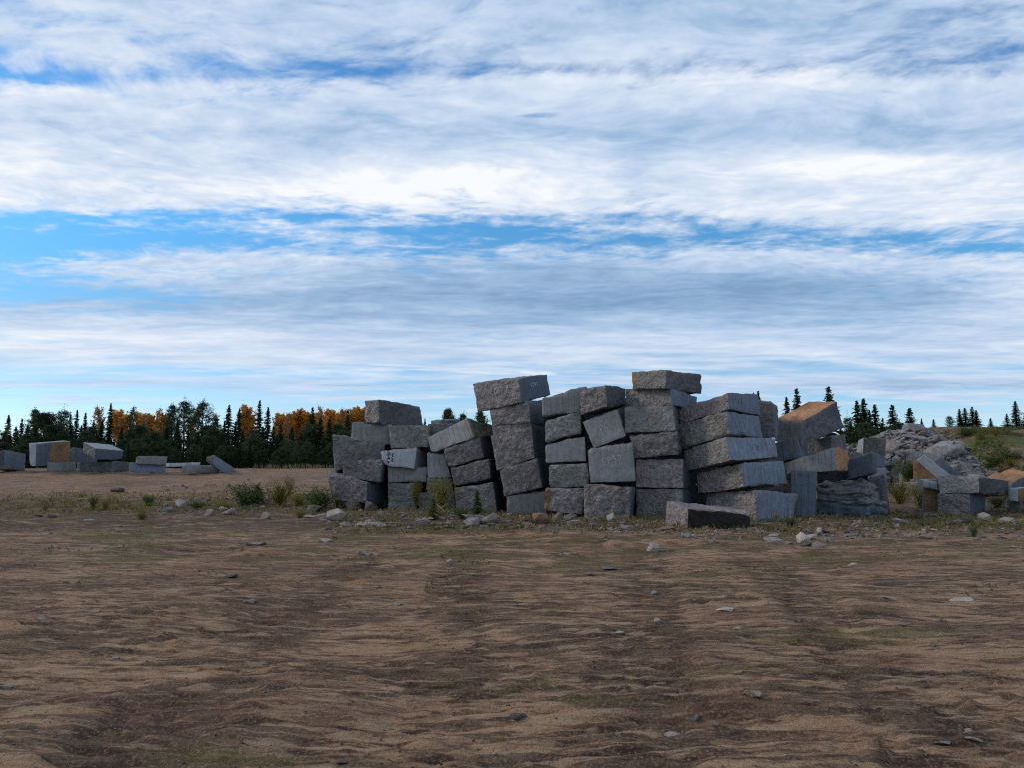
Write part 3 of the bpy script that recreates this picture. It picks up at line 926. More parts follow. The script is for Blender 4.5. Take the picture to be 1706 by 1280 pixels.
block('E6', 'rough grey green block at the foot of the tall stack', 22.3, T(1060, 817, 1137, 817, 1137, 872, 1060, 872), T(1153, 819, 1151, 872), L=1.3, mf='roughg', mr='blue', wob=.02)
# ---- fanned stack
block('G1', 'top block of the fanned stack with reddish rough left face and smooth right face', 21.7, T(1128, 684, 1211, 657, 1214, 682, 1133, 707), T(1263, 658, 1268, 692), L=1.6, mf='pink', mr='bluel', mt='darkr', edge=.03)
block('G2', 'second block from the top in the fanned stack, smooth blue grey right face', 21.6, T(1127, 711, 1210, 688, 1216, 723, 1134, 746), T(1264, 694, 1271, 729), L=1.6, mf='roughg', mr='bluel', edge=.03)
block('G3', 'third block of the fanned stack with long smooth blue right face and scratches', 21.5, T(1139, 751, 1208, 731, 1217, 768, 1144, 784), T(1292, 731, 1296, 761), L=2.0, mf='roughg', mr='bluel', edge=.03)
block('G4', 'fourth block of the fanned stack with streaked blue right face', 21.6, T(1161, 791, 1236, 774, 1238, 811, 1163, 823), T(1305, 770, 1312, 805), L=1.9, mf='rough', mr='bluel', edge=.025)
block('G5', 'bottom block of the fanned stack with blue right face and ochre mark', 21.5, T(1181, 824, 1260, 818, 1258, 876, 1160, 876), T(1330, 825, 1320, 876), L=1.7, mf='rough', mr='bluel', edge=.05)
block('H1', 'low boulder like block lying in front with dark front and pale pink top', 19.3, T(1110, 837, 1146, 850, 1144, 887, 1108, 882), T(1254, 857, 1248, 888), L=1.9, mf='pink', mr='nearblack', mt='pink', wob=.06, edge=.05)
# ---- jumble at the right of the pile
block('I1', 'dark rough block standing behind the right edge of the fanned stack', 23.3, T(1262, 668, 1285, 673, 1293, 728, 1262, 730), T(1296, 678, 1297, 726), L=1.3, mf='darkr', mr='darkr', wob=.05)
block('I2', 'large tilted block with orange rusty top and dark rough right side', 24.3, T(1292, 702, 1336, 704, 1338, 744, 1291, 736), T(1394, 671, 1407, 712), L=1.8, mf='sawn', mr='darkr', mt='rust', wob=.03, edge=.03)
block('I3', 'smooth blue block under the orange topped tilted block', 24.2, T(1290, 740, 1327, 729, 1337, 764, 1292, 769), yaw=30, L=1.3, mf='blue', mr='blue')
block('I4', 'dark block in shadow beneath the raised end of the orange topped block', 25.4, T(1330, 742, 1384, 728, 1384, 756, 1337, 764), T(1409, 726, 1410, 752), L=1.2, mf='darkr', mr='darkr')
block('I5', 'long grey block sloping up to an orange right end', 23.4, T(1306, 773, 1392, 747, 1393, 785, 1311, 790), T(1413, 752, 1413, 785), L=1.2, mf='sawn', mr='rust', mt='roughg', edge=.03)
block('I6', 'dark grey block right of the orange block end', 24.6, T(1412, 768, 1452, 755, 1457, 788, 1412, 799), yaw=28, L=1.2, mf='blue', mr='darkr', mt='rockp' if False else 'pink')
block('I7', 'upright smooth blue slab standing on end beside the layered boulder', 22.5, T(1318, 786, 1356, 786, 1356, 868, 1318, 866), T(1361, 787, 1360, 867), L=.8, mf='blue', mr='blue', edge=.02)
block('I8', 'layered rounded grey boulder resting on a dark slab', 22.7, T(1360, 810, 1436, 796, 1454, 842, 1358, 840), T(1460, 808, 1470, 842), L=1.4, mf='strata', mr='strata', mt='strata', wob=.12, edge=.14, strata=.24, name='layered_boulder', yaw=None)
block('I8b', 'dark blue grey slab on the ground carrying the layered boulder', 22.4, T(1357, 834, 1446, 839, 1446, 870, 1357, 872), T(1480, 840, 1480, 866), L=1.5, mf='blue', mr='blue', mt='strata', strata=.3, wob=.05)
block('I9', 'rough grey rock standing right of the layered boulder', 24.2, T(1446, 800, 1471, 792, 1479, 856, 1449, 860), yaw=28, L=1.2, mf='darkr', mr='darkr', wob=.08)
block('I10', 'squarish grey block on top of the far right stack before the rubble heap', 30.0, T(1430, 736, 1438, 731, 1437, 757, 1427, 754), T(1477, 731, 1475, 758), L=1.1, mf='sawnl', mr='roughg', mt='rough')
block('I11', 'smooth block second from top in the far right stack', 30.0, T(1440, 758, 1454, 758, 1454, 780, 1440, 780), T(1476, 757, 1475, 780), L=1.0, mf='darkr', mr='bluel')
block('I12', 'tall grey block at the base of the far right stack', 30.0, T(1440, 781, 1454, 781, 1455, 843, 1440, 843), T(1477, 781, 1478, 843), L=1.0, mf='darkr', mr='sawn')
# ---- far right group
block('J2', 'rough block on the ground supporting the wide slab at the right', 24.2, T(1562, 826, 1616, 825, 1615, 863, 1563, 862), T(1642, 826, 1642, 863), L=1.4, mf='rough', mr='blue', edge=.025)
block('J1', 'wide pale slab with dark right side lying on the supporting rough block', 23.9, T(1561, 794, 1632, 797, 1630, 821, 1566, 822), T(1681, 804, 1681, 826), L=2.0, mf='pale', mr='darkr', mt='pink', edge=.03)
block('J3', 'pale blue slab leaning down to the right behind the wide slab', 25.6, T(1528, 769, 1541, 760, 1590, 797, 1572, 806), yaw=26, L=.5, mf='sawnl', mr='bluel', mt='sawnl', edge=.015, wob=.01)
block('J5', 'darker blue slab leaning down beside the pale leaning slab', 26.1, T(1558, 769, 1568, 763, 1602, 796, 1588, 806), yaw=28, L=.5, mf='blue', mr='blue', mt='blue', edge=.015, wob=.01)
block('J4', 'brown stained block behind the leaning pale slab', 34.5, T(1523, 772, 1562, 770, 1563, 800, 1523, 800), yaw=26, L=1.2, mf='brown', mr='brown', mt='brown')
block('J7', 'blue grey block behind the weeds left of the wide slab', 34.2, T(1517, 801, 1561, 801, 1561, 838, 1517, 838), yaw=26, L=1.2, mf='blue', mr='blue')
block('J8', 'mossy brown block behind yellow weeds left of the wide slab', 32.0, T(1492, 807, 1531, 806, 1531, 843, 1492, 843), yaw=26, L=1.2, mf='moss', mr='moss', mt='brown')
block('J6', 'small white stone poking out left of the wide slab', 25.2, T(1542, 802, 1562, 806, 1562, 816, 1542, 812), yaw=24, L=.8, mf='sawnl', mr='sawnl', mt='sawnl', edge=.02)
block('J6b', 'rusty dark block under the small white stone by the wide slab', 25.4, T(1540, 813, 1564, 817, 1564, 858, 1540, 858), yaw=24, L=.8, mf='brown', mr='darkr', mt='darkr')
block('J9', 'block with glowing orange rusty top at the right edge behind the wide slab', 27.0, T(1640, 797, 1684, 805, 1684, 851, 1640, 851), T(1730, 788, 1730, 846), L=1.9, mf='blue', mr='blue', mt='rust', wob=.10, edge=.06, res=.09)
block('J10', 'small white cornered block at the right edge under the orange topped block', 24.6, T(1682, 815, 1696, 816, 1696, 836, 1683, 834), T(1716, 815, 1716, 838), L=1.0, mf='sawnl', mr='brown', mt='sawnl', edge=.02)
block('J10b', 'low dark stone under the white cornered block at the right edge', 24.8, T(1680, 837, 1698, 838, 1698, 862, 1680, 861), T(1718, 838, 1718, 862), L=1.0, mf='darkr', mr='darkr', mt='moss')
block('J11', 'angular grey boulder at the foot of the pink rubble heap', 35.5, T(1497, 782, 1516, 751, 1560, 800, 1497, 832), T(1577, 762, 1577, 826), L=1.5, mf='strata', mr='rough', mt='pink', wob=.14, edge=.1, yaw=None, name='angular_boulder')
# ---- backing blocks, added unseen behind the pile to darken its gaps
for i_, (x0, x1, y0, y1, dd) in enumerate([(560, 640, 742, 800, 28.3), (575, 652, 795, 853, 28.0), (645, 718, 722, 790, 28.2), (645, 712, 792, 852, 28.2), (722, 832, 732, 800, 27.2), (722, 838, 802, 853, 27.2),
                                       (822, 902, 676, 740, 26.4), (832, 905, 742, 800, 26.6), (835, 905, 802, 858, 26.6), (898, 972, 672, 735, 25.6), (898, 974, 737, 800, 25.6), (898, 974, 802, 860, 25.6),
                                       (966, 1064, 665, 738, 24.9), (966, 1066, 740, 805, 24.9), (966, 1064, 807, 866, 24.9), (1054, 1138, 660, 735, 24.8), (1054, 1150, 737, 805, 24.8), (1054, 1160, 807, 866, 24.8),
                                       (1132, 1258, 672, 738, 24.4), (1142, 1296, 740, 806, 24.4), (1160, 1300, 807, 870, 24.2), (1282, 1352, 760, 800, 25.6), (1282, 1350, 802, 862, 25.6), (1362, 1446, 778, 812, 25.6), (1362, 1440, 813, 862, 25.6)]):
    o_ = block('K%d' % i_, 'added dark backing block that darkens the joints of the pile', dd, T(x0, y0, x1, y0, x1, y1, x0, y1), yaw=math.degrees(math.atan2(((x0 + x1) / 2 - CX) / F_PX, 1)), L=1.1, mf='darkr', mr='darkr', mt='darkr', res=.16)
    o_['group'] = 'unseen backing blocks added behind the pile'

# ---- blocks lying along the bank at the left
dl = 41.0
block('L1', 'pale blue block tilted at the left edge of the picture', dl, T(-16, 757, 8, 751, 6, 782, -16, 783), T(43, 758, 42, 785), L=1.9, mf='darkr', mr='bluel', mt='sawnl')
block('L2', 'upright block with white left face and orange rusty right half', dl, T(48, 740, 60, 741, 59, 777, 50, 777), T(117, 737, 116, 774), L=2.4, mf='sawnl', mr='blue', mt='sawn', edge=.025)
block('L3', 'grey block half hidden behind the tilted block on the bank', dl + 1.0, T(116, 750, 122, 747, 122, 773, 116, 774), T(162, 752, 162, 773), L=1.4, mf='moss', mr='blue', mt='sawnl')
block('L4', 'tilted block with pale top and rusty corner lying on other blocks', dl - .4, T(139, 738, 159, 749, 158, 766, 138, 753), T(206, 753, 203, 766), L=1.7, mf='roughg', mr='blue', mt='sawnl', edge=.02)
block('L5', 'low blue grey block below the upright orange block on the bank', dl - .8, T(78, 773, 80, 772, 80, 786, 78, 786), T(127, 772, 127, 786), L=1.7, mf='blue', mr='sawn', mt='roughg')
block('L6', 'long low block with brown end under the tilted block on the bank', dl - .8, T(128, 773, 132, 771, 132, 787, 128, 787), T(187, 772, 186, 787), L=1.9, mf='blue', mr='darkr', mt='sawn')
block('L7', 'dark low block between the long low blocks on the bank', dl - .5, T(186, 771, 190, 770, 190, 786, 186, 786), T(216, 771, 215, 786), L=1.0, mf='blue', mr='darkr', mt='darkr')
block('L8', 'pale blue low block carrying a flat block on the bank', dl - 1.0, T(214, 774, 217, 772, 218, 786, 215, 786), T(278, 774, 276, 789), L=2.0, mf='blue', mr='bluel', mt='sawnl')
block('L9', 'flat block lying on the pale blue low block on the bank', dl - .8, T(226, 762, 232, 761, 232, 773, 226, 773), T(279, 762, 278, 775), L=1.6, mf='roughg', mr='sawn', mt='sawn')
block('L10', 'thin white slab bridging two low blocks on the bank', dl - .6, T(277, 774, 280, 773, 280, 778, 277, 779), T(334, 772, 332, 776), L=1.8, mf='sawnl', mr='sawnl', mt='sawnl', edge=.012, wob=.01)
block('L11', 'blue block with sloping left end near the leaning slab on the bank', dl - 1.0, T(302, 781, 308, 775, 308, 787, 302, 787), T(366, 776, 366, 788), L=1.9, mf='blue', mr='sawn', mt='sawn')
block('L12', 'slab leaning down to the right at the end of the bank row', dl - .9, T(344, 763, 356, 759, 354, 774, 343, 768), T(398, 787, 372, 789), L=1.9, mf='moss', mr='bluel', mt='bluel', edge=.02, wob=.015)

# rusty half of the upright block: its own patch of the same stone face
def stain_patch(key, u0, matname):
    o, P, base, V, faces = BLOCKS[key]
    me = o.data
    me.materials[3] = M[matname]
    a, bvec = P[1, 0, 0], P[1, 1, 0] - P[1, 0, 0]
    for p in me.polygons:
        if p.material_index == 1:
            c_ = np.array(p.center) + np.array(base)
            u = float(np.dot(c_ - a, bvec) / np.dot(bvec, bvec))
            if u > u0 + .10 * float(perlin(c_[2] / .35, c_[0] / .35, 3.0)):
                p.material_index = 3
stain_patch('L2', .42, 'brown')

write('C1', 'F', 'EO6.Y', .12, .10, .18, .027)
write('C1', 'R', 'EDW1', .0, .10, .16, .025)
write('A2', 'F', 'EA11', -.22, -.02, .22, .022, 'faint')
write('D7', 'F', "EPC'", .02, .06, .18, .026, rot=.22)
write('D8', 'F', 'EP57', .06, .12, .18, .028, rot=.16)
write('D8', 'F', '..', .55, .34, .12, .03)
write('E5', 'F', 'ERA', -.10, .02, .24, .022, 'faint')
write('E6', 'F', 'EA6', .10, -.05, .20, .018, 'faint')
write('D9', 'F', 'E09', -.10, -.02, .18, .018, 'faint')
write('C4', 'F', 'EPA', -.05, -.05, .20, .018, 'faint')
write('C4', 'R', '11', -.25, .26, .15, .014, 'faint')
write('C5', 'F', 'E41N', .14, -.20, .16, .018, 'faint')
write('D2', 'F', '1C1', .12, .14, .15, .016, 'faint')
write('G1', 'R', '1N1', -.22, .04, .18, .020, 'faint')
write('G2', 'R', 'EN1', -.18, .0, .20, .020, 'faint')
write('G3', 'R', 'EWA1', .32, .02, .24, .018, 'faint')
write('G4', 'R', '1111', -.32, .02, .30, .016, 'faint')
write('G4', 'R', '111', .42, .0, .20, .014, 'faint')
write('G5', 'R', 'HH', .0, -.14, .22, .034, 'ochre')
write('A4', 'F', '7', -.25, -.02, .20, .022, 'faint')
# white label on the labelled block: a painted patch, and black lettering on it
ribbons('A7', 'F', [[(-.52, .0), (-.16, -.01)]], .44, 'label', 'white_label', off=.008)
rr_ = ribbons('A7', 'F', [[(-.40, .14), (-.34, .17), (-.30, .11), (-.36, .06), (-.40, .12)], [(-.38, -.02), (-.30, -.05)], [(-.31, .01), (-.37, -.08)], [(-.38, -.14), (-.30, -.16), (-.36, -.20)],
                          [(-.26, .11), (-.20, .14), (-.22, .06), (-.18, .02)], [(-.25, .0), (-.18, -.06), (-.24, -.09), (-.18, -.13)]], .030, 'black', 'black_lettering', off=.014)

# ------------------------------------------------------------------ loose rock
def hull_rock(seed, flat=.6, npts=22, mat='rock', name='rock'):
    rr = np.random.default_rng(seed)
    p = rr.normal(size=(npts, 3))
    p /= np.linalg.norm(p, axis=1)[:, None]
    p *= rr.uniform(.72, 1.0, (npts, 1))
    p *= np.array([.5, .38, .5 * flat])
    bm = bmesh.new()
    for q in p:
        bm.verts.new(q)
    ret = bmesh.ops.convex_hull(bm, input=bm.verts)
    bmesh.ops.delete(bm, geom=[g for g in ret['geom_interior'] if isinstance(g, bmesh.types.BMVert)], context='VERTS')
    bmesh.ops.bevel(bm, geom=list(bm.edges), offset=.018, segments=1, affect='EDGES', clamp_overlap=True)
    z0 = min(v.co.z for v in bm.verts)
    for v in bm.verts:
        v.co.z -= z0 + .24 * flat
    me = bpy.data.meshes.new(name)
    bm.to_mesh(me)
    bm.free()
    me.materials.append(M[mat])
    return me


ROCKM = {k: [hull_rock(100 * i + j, fl, 20, k) for j, fl in enumerate((.45, .6, .75, .35, .9, .5))] for i, k in enumerate(('rock', 'rockp', 'rockd', 'rocko', 'rockw'))}
TINY = [hull_rock(900 + j, fl, 9) for j, fl in enumerate((.5, .7, .4, .6))]


def rock(x, y, size, mat='rock', label='', group=None, var=None, sx=1.0, sz=1.0, z=None, rz=None, tilt=.25, cat='rock', name='rock'):
    me = ROCKM[mat][random.randrange(6) if var is None else var]
    o = bpy.data.objects.new(name, me)
    o.location = (x, y, gz(x, y) if z is None else z)
    o.rotation_euler = (random.uniform(-tilt, tilt), random.uniform(-tilt, tilt), random.uniform(0, 6.28) if rz is None else rz)
    o.scale = (size * sx, size, size * sz)
    link(o)
    return tag(o, label, cat, group)


def rock_px(px, py, wpx, mat, label, **k):
    x, y = ground_at(px, py)
    return rock(x, y, wpx * y / F_PX * (.82 if py > 930 else 1.0), mat, label, **k)


# stones one can single out
rock_px(560, 866, 52, 'rockw', 'large pale angular rock lying before the lowest left block', var=2, sz=.8, rz=.2)
rock_px(350, 862, 22, 'rock', 'bluish grey stone standing in the weeds left of the pile', var=4, rz=0)
rock_px(300, 846, 24, 'rockw', 'upright pale stone left of the green bush', var=4, rz=1)
rock_px(195, 821, 32, 'rockd', 'dark flat stone alone on the sandy slope at left', var=3, rz=0)
rock_px(790, 866, 60, 'rockw', 'long flat pale slab of rock at the foot of the leaning stack', var=0, sz=.5, rz=-.2)
rock_px(815, 872, 44, 'rock', 'sloping grey rock before the dark gap of the leaning stack', var=1, rz=-.4)
rock_px(900, 872, 38, 'rocko', 'rusty orange rock at the foot of the smooth coded block', var=2, rz=.1)
rock_px(880, 880, 30, 'rocko', 'small rusty rock beside the orange one before the pile', var=1)
rock_px(1020, 911, 40, 'rocko', 'rounded brown stone alone before the middle of the pile', var=1, rz=0, sz=.7)
rock_px(1088, 921, 34, 'rockw', 'pale stone leaning on the sand before the tall stack', var=2, rz=.5)
rock_px(607, 922, 34, 'rockw', 'pale flat stone on the sand left of centre', var=3, rz=0)
rock_px(395, 914, 22, 'rockw', 'pale stone beside a sandy hump at left', var=3, rz=0)
rock_px(425, 908, 44, 'rockw', 'long pale ledge of rock in the sand at left', var=3, rz=0, sz=.5)
rock_px(385, 962, 36, 'rockd', 'brown rounded stone half sunk in the sand at left', var=1, rz=0, sz=.6)
rock_px(416, 1010, 30, 'rockw', 'whitish stone on the sand in the left foreground', var=3, rz=.2)
rock_px(662, 1009, 24, 'rockw', 'pale wedge of stone on the sand near centre', var=1, rz=.4)
rock_px(750, 940, 24, 'rockw', 'pale pointed stone right of the centre sand patch', var=2, rz=0)
rock_px(540, 902, 34, 'rockw', 'thin pale slab stone below the left stacks', var=3, rz=-.3)
rock_px(1095, 1037, 24, 'rockw', 'pale stone in a dark patch right of centre', var=2, rz=.1)
rock_px(1208, 1026, 44, 'rockw', 'long thin white stone on the sand at right', var=3, rz=0, sz=.5)
rock_px(1042, 1142, 26, 'rock', 'grey stone on the sand in the centre foreground', var=2, rz=.3)
rock_px(1160, 1201, 24, 'rockp', 'rounded pink stone in the right foreground', var=1, rz=.3)
rock_px(1228, 1050, 22, 'rockw', 'small white flat stone in the right middle ground', var=3, rz=0)
rock_px(1120, 1230, 44, 'rockw', 'pale flat stone in the dark patch of the right foreground', var=3, rz=0, sz=.5)
rock_px(1620, 1234, 50, 'rockw', 'pale broken stone at the right edge of the foreground', var=3, rz=.2, sz=.5)
rock_px(1570, 1238, 40, 'rockw', 'pale stone second from the right edge of the foreground', var=3, rz=-.2, sz=.5)
rock_px(1420, 943, 26, 'rockw', 'white flat stone on the sand before the layered boulder', var=3, rz=0)
rock_px(1350, 900, 34, 'rockw', 'pale slab leaning on rubble before the bottom blue block', var=3, rz=.5, sz=1.2)
rock_px(1335, 905, 30, 'rockw', 'upright pale rock splinter before the upright blue slab', var=4, rz=.2)
rock_px(1290, 905, 40, 'rock', 'grey flat rock before the low dark fronted block', var=0, rz=.1)
rock_px(1165, 838, 22, 'rockw', 'pale grey stone between the tall stack and the bottom block', var=2, rz=.3, sz=1.4)
rock_px(190, 1098, 26, 'rockw', 'small pale stone in the left foreground', var=3, rz=.1)
rock_px(10, 1139, 34, 'rockw', 'pale grey stone cut by the left edge of the picture', var=3, rz=.1)
rock_px(215, 1186, 18, 'rockw', 'tiny white stone alone in the lower left foreground', var=3)
rock_px(570, 1268, 30, 'rock', 'greenish grey stone at the bottom edge of the picture', var=3, rz=.1)
rock_px(1480, 1003, 50, 'rockw', 'low pale ledge of stone in the sand at right', var=3, rz=0, sz=.4)
rock_px(1600, 1001, 60, 'rockw', 'long low ledge of pale stone near the right edge', var=3, rz=0, sz=.35)
rock_px(1015, 947, 44, 'rockp', 'low pinkish ledge of stone below the middle stack', var=3, rz=.2, sz=.4)
rock_px(940, 926, 24, 'rockw', 'small pale stone on the sand below the smooth block', var=3, rz=.2)
rock_px(1640, 868, 34, 'rockw', 'pale angular rock right of the supporting block', var=2, rz=.1)
rock_px(1680, 873, 44, 'rockw', 'pale flat rock near the right edge beside the wide slab', var=0, rz=.1)
rock_px(1020, 868, 26, 'rockw', 'greenish pale rock at the foot of the rough grey block', var=4)

# belts of broken rock: every larger piece is an object
def belt(n, xr, yr, sz, mats, label, group, seed, yfun=None, maxpow=2.2):
    rr = random.Random(seed)
    for i in range(n):
        px = rr.uniform(*xr)
        lo, hi = yr if yfun is None else yfun(px)
        py = rr.triangular(lo, hi, (lo + hi) / 2)
        x, y = ground_at(px, py)
        s = (sz[0] + (sz[1] - sz[0]) * rr.random() ** maxpow)
        rock(x, y, s, rr.choice(mats), label, group, sx=rr.uniform(.8, 1.7), sz=rr.uniform(.6, 1.1))


belt(34, (270, 560), (824, 872), (.18, .75), ['rock', 'rock', 'rockp', 'rockd'], 'broken rock among the weeds left of the pile', 'broken rocks left of the pile', 3)
belt(46, (545, 850), (856, 886), (.18, .7), ['rock', 'rock', 'rockd', 'rockp'], 'broken rock heaped along the foot of the left stacks', 'broken rocks at the foot of the left stacks', 4)
belt(26, (850, 1110), (872, 893), (.14, .45), ['rock', 'rockd', 'rockp', 'rocko'], 'broken rock strewn along the foot of the middle stacks', 'broken rocks at the foot of the middle stacks', 5)
belt(30, (1110, 1500), (872, 915), (.14, .45), ['rock', 'rock', 'rockd', 'rockp'], 'broken rock strewn before the fanned stack and layered boulder', 'broken rocks before the right of the pile', 6)
belt(22, (1480, 1706), (845, 900), (.14, .5), ['rock', 'rock', 'rockp', 'rockd'], 'broken rock strewn around the wide slab at the right', 'broken rocks around the wide slab', 7)
belt(8, (30, 270), (855, 900), (.12, .38), ['rock', 'rockd', 'rockp'], 'scattered rock on the grassy sand at the left', 'scattered rocks at the left', 8)
belt(14, (0, 1706), (915, 1270), (.06, .20), ['rockw', 'rockw', 'rockw', 'rockp'], 'small stone lying loose on the open sand', 'small stones on the open sand', 9)

# rocks wedged under the lowest left block and the rust streaked block
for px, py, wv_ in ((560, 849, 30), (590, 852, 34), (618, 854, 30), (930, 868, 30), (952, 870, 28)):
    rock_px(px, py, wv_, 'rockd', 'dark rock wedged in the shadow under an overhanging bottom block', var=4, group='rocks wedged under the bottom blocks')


def scatter_stuff(name, label, n, pos, size, mat, meshes=TINY, seed=1, kindlabel='gravel', zf=None):
    """countless chips as one joined mesh"""
    rr = np.random.default_rng(seed)
    src = []
    for me in meshes:
        bm = bmesh.new(); bm.from_mesh(me); bmesh.ops.triangulate(bm, faces=bm.faces)
        bm.verts.index_update()
        src.append((np.array([v.co[:] for v in bm.verts]), np.array([[v.index for v in f.verts] for f in bm.faces])))
        bm.free()
    Vs, Fs, off = [], [], 0
    for i in range(n):
        V, Fq = src[i % len(src)]
        x, y = pos(rr)
        a = rr.uniform(0, 6.28)
        ca, sa = math.cos(a), math.sin(a)
        s = size[0] + (size[1] - size[0]) * rr.random() ** 2.5
        q = V * s * rr.uniform(.7, 1.4, 3)
        q = np.stack([q[:, 0] * ca - q[:, 1] * sa, q[:, 0] * sa + q[:, 1] * ca, q[:, 2]], 1)
        Vs.append((q, x, y)); Fs.append(Fq + off); off += len(q)
    xs, ys = np.array([v[1] for v in Vs]), np.array([v[2] for v in Vs])
    zs = terrain(xs, ys) + relief(xs, ys) if zf is None else zf(xs, ys)
    allv = np.concatenate([v[0] + np.array([v[1], v[2], z]) for v, z in zip(Vs, zs)])
    o = bpy.data.objects.new(name, mesh_np(name, allv, np.concatenate(Fs), M[mat]))
    link(o)
    return tag(o, label, kindlabel, None, 'stuff')


def pos_belt(rr):
    while True:
        px = rr.uniform(270, 1706)
        c_ = 848 if px < 540 else (868 if px < 900 else 882)
        py = rr.normal(c_, 11)
        if py > 825:
            d = 2114 / (py - 775) if px > 540 else 2114 / max(60, py - 775)
            return (px - CX) / F_PX * d, d


def pos_sand(rr):
    d = 3.4 + 20 * rr.random() ** 1.7
    return rr.uniform(-.8, .8) * d, d


scatter_stuff('rock_chippings', 'pale rock chippings strewn along the foot of the pile', 1300, pos_belt, (.05, .24), 'rock', seed=2)
scatter_stuff('dark_chippings', 'dark earthy chippings mixed along the foot of the pile', 1500, pos_belt, (.05, .26), 'rockd', seed=5)
scatter_stuff('pebbles', 'tiny pebbles scattered over the open sand', 4200, pos_sand, (.005, .030), 'rock', seed=3)
scatter_stuff('soil_clods', 'small dark clods of soil scattered over the open sand', 4200, pos_sand, (.006, .034), 'rockd', seed=4, kindlabel='soil')

# ------------------------------------------------------------------ rubble heap
HC = (25.5, 50.5)


def heap_z(x, y):
    a = ((x - HC[0]) / 2.8) ** 2 + ((y - HC[1]) / 8.5) ** 2
    s = max(0.0, 1 - a)
    return 3.8 * s ** .6 - .1


def build_heap():
    xs, ys = np.linspace(20.5, 31, 130), np.linspace(40, 63, 190)
    X, Y = np.meshgrid(xs, ys)
    cell = np.floor(X / .55 + .8 * perlin(X / .7, Y / .7, 1.0)) * 3.1 + np.floor(Y / .6 + .8 * perlin(X / .7, Y / .7, 9.0)) * 7.7
    Z = np.vectorize(heap_z)(X, Y) + .15 * fbm(X / .8, Y / .8, 2.0, 3) + .20 * (np.modf(np.abs(np.sin(cell) * 43758.5))[0] - .5) - .22
    idx = np.arange(X.size).reshape(X.shape)
    Fq = np.stack([idx[:-1, :-1], idx[:-1, 1:], idx[1:, 1:], idx[1:, :-1]], -1).reshape(-1, 4)
    o = bpy.data.objects.new('rubble_heap', mesh_np('rubble_heap', np.stack([X, Y, Z], -1).reshape(-1, 3), Fq, M['rockp']))
    o['kind'] = 'structure'
    link(o)
    rr = random.Random(21)
    n = 0
    while n < 100:
        x, y = rr.uniform(22.6, 29.2), rr.uniform(42, 53)
        z = heap_z(x, y)
        if z < .1:
            continue
        s = .55 + 1.0 * rr.random() ** 1.8
        rock(x, y, s, rr.choice(['rockp', 'rockp', 'rock']), 'broken pinkish rock in the rubble heap by the hillside', 'rocks of the rubble heap', sx=rr.uniform(1.0, 1.9), sz=rr.uniform(.45, .85), z=z + .10 * s, tilt=.6)
        n += 1


build_heap()


def pos_heap(rr):
    while True:
        x, y = rr.uniform(22.6, 29.4), rr.uniform(41.5, 56)
        if heap_z(x, y) > .05:
            return x, y


scatter_stuff('rubble_fragments', 'smaller grey fragments filling the rubble heap', 1300, pos_heap, (.22, .7), 'rockp', seed=8, kindlabel='rubble', zf=lambda a, b_: np.array([heap_z(p, q) for p, q in zip(a, b_)]) + .04)
rock(28.0, 47.5, 1.7, 'rockp', 'big pale boulder on the right flank of the rubble heap', var=2, z=heap_z(28.0, 47.5) - .1, rz=.4)
rock(25.2, 44.5, 2.6, 'rockp', 'broad pinkish ledge rock on the front of the rubble heap', var=0, z=heap_z(25.2, 44.5), rz=.2)

def bank_z(x, y):
    x, y = np.asarray(x, float), np.asarray(y, float)
    m1 = 2.75 * np.maximum(0, 1 - ((x - 18.4) / 2.0) ** 2 - ((y - 43) / 4.2) ** 2) ** .6
    m2 = 2.35 * np.maximum(0, 1 - ((x - 21.0) / 2.0) ** 2 - ((y - 43) / 4.4) ** 2) ** .6
    return np.maximum(m1, m2)


def build_bank():
    xs, ys = np.linspace(16, 23.5, 90), np.linspace(38, 48, 80)
    X, Y = np.meshgrid(xs, ys)
    Z = bank_z(X, Y) + .25 * fbm(X / .6, Y / .6, 4.0, 3) - .35
    idx = np.arange(X.size).reshape(X.shape)
    Fq = np.stack([idx[:-1, :-1], idx[:-1, 1:], idx[1:, 1:], idx[1:, :-1]], -1).reshape(-1, 4)
    o = bpy.data.objects.new('rubble_bank', mesh_np('rubble_bank', np.stack([X, Y, Z], -1).reshape(-1, 3), Fq, M['rockd']))
    o['kind'] = 'structure'
    link(o)


def pos_bank(rr):
    while True:
        x, y = rr.uniform(16.2, 23), rr.uniform(38.5, 46)
        if bank_z(x, y) > .2:
            return x, y


build_bank()
scatter_stuff('bank_fragments', 'grey fragments on the low rubble bank behind the far right stack', 600, pos_bank, (.25, .8), 'rockp', seed=18, kindlabel='rubble', zf=lambda a, b_: bank_z(a, b_) - .02)
rr7 = random.Random(77)
for i_ in range(22):
    x_, y_ = pos_bank(np.random.default_rng(300 + i_))
    rock(x_, y_, rr7.uniform(.7, 1.5), rr7.choice(['rockp', 'rock']), 'pale rock on the low bank of rubble beside the far right stack', 'rocks of the low rubble bank', z=float(bank_z(x_, y_)), tilt=.5)

for i_ in range(22):
    y_ = rr7.uniform(42, 52)
    x_ = rr7.uniform(27.2, 31.5)
    rock(x_, y_, rr7.uniform(.4, 1.1), 'rockp', 'broken rock spilling from the rubble heap onto the hillside', 'rocks spilled beside the rubble heap', sx=rr7.uniform(1, 1.8), sz=rr7.uniform(.5, .9), z=max(.1, float(hill_z(x_, y_))), tilt=.4)

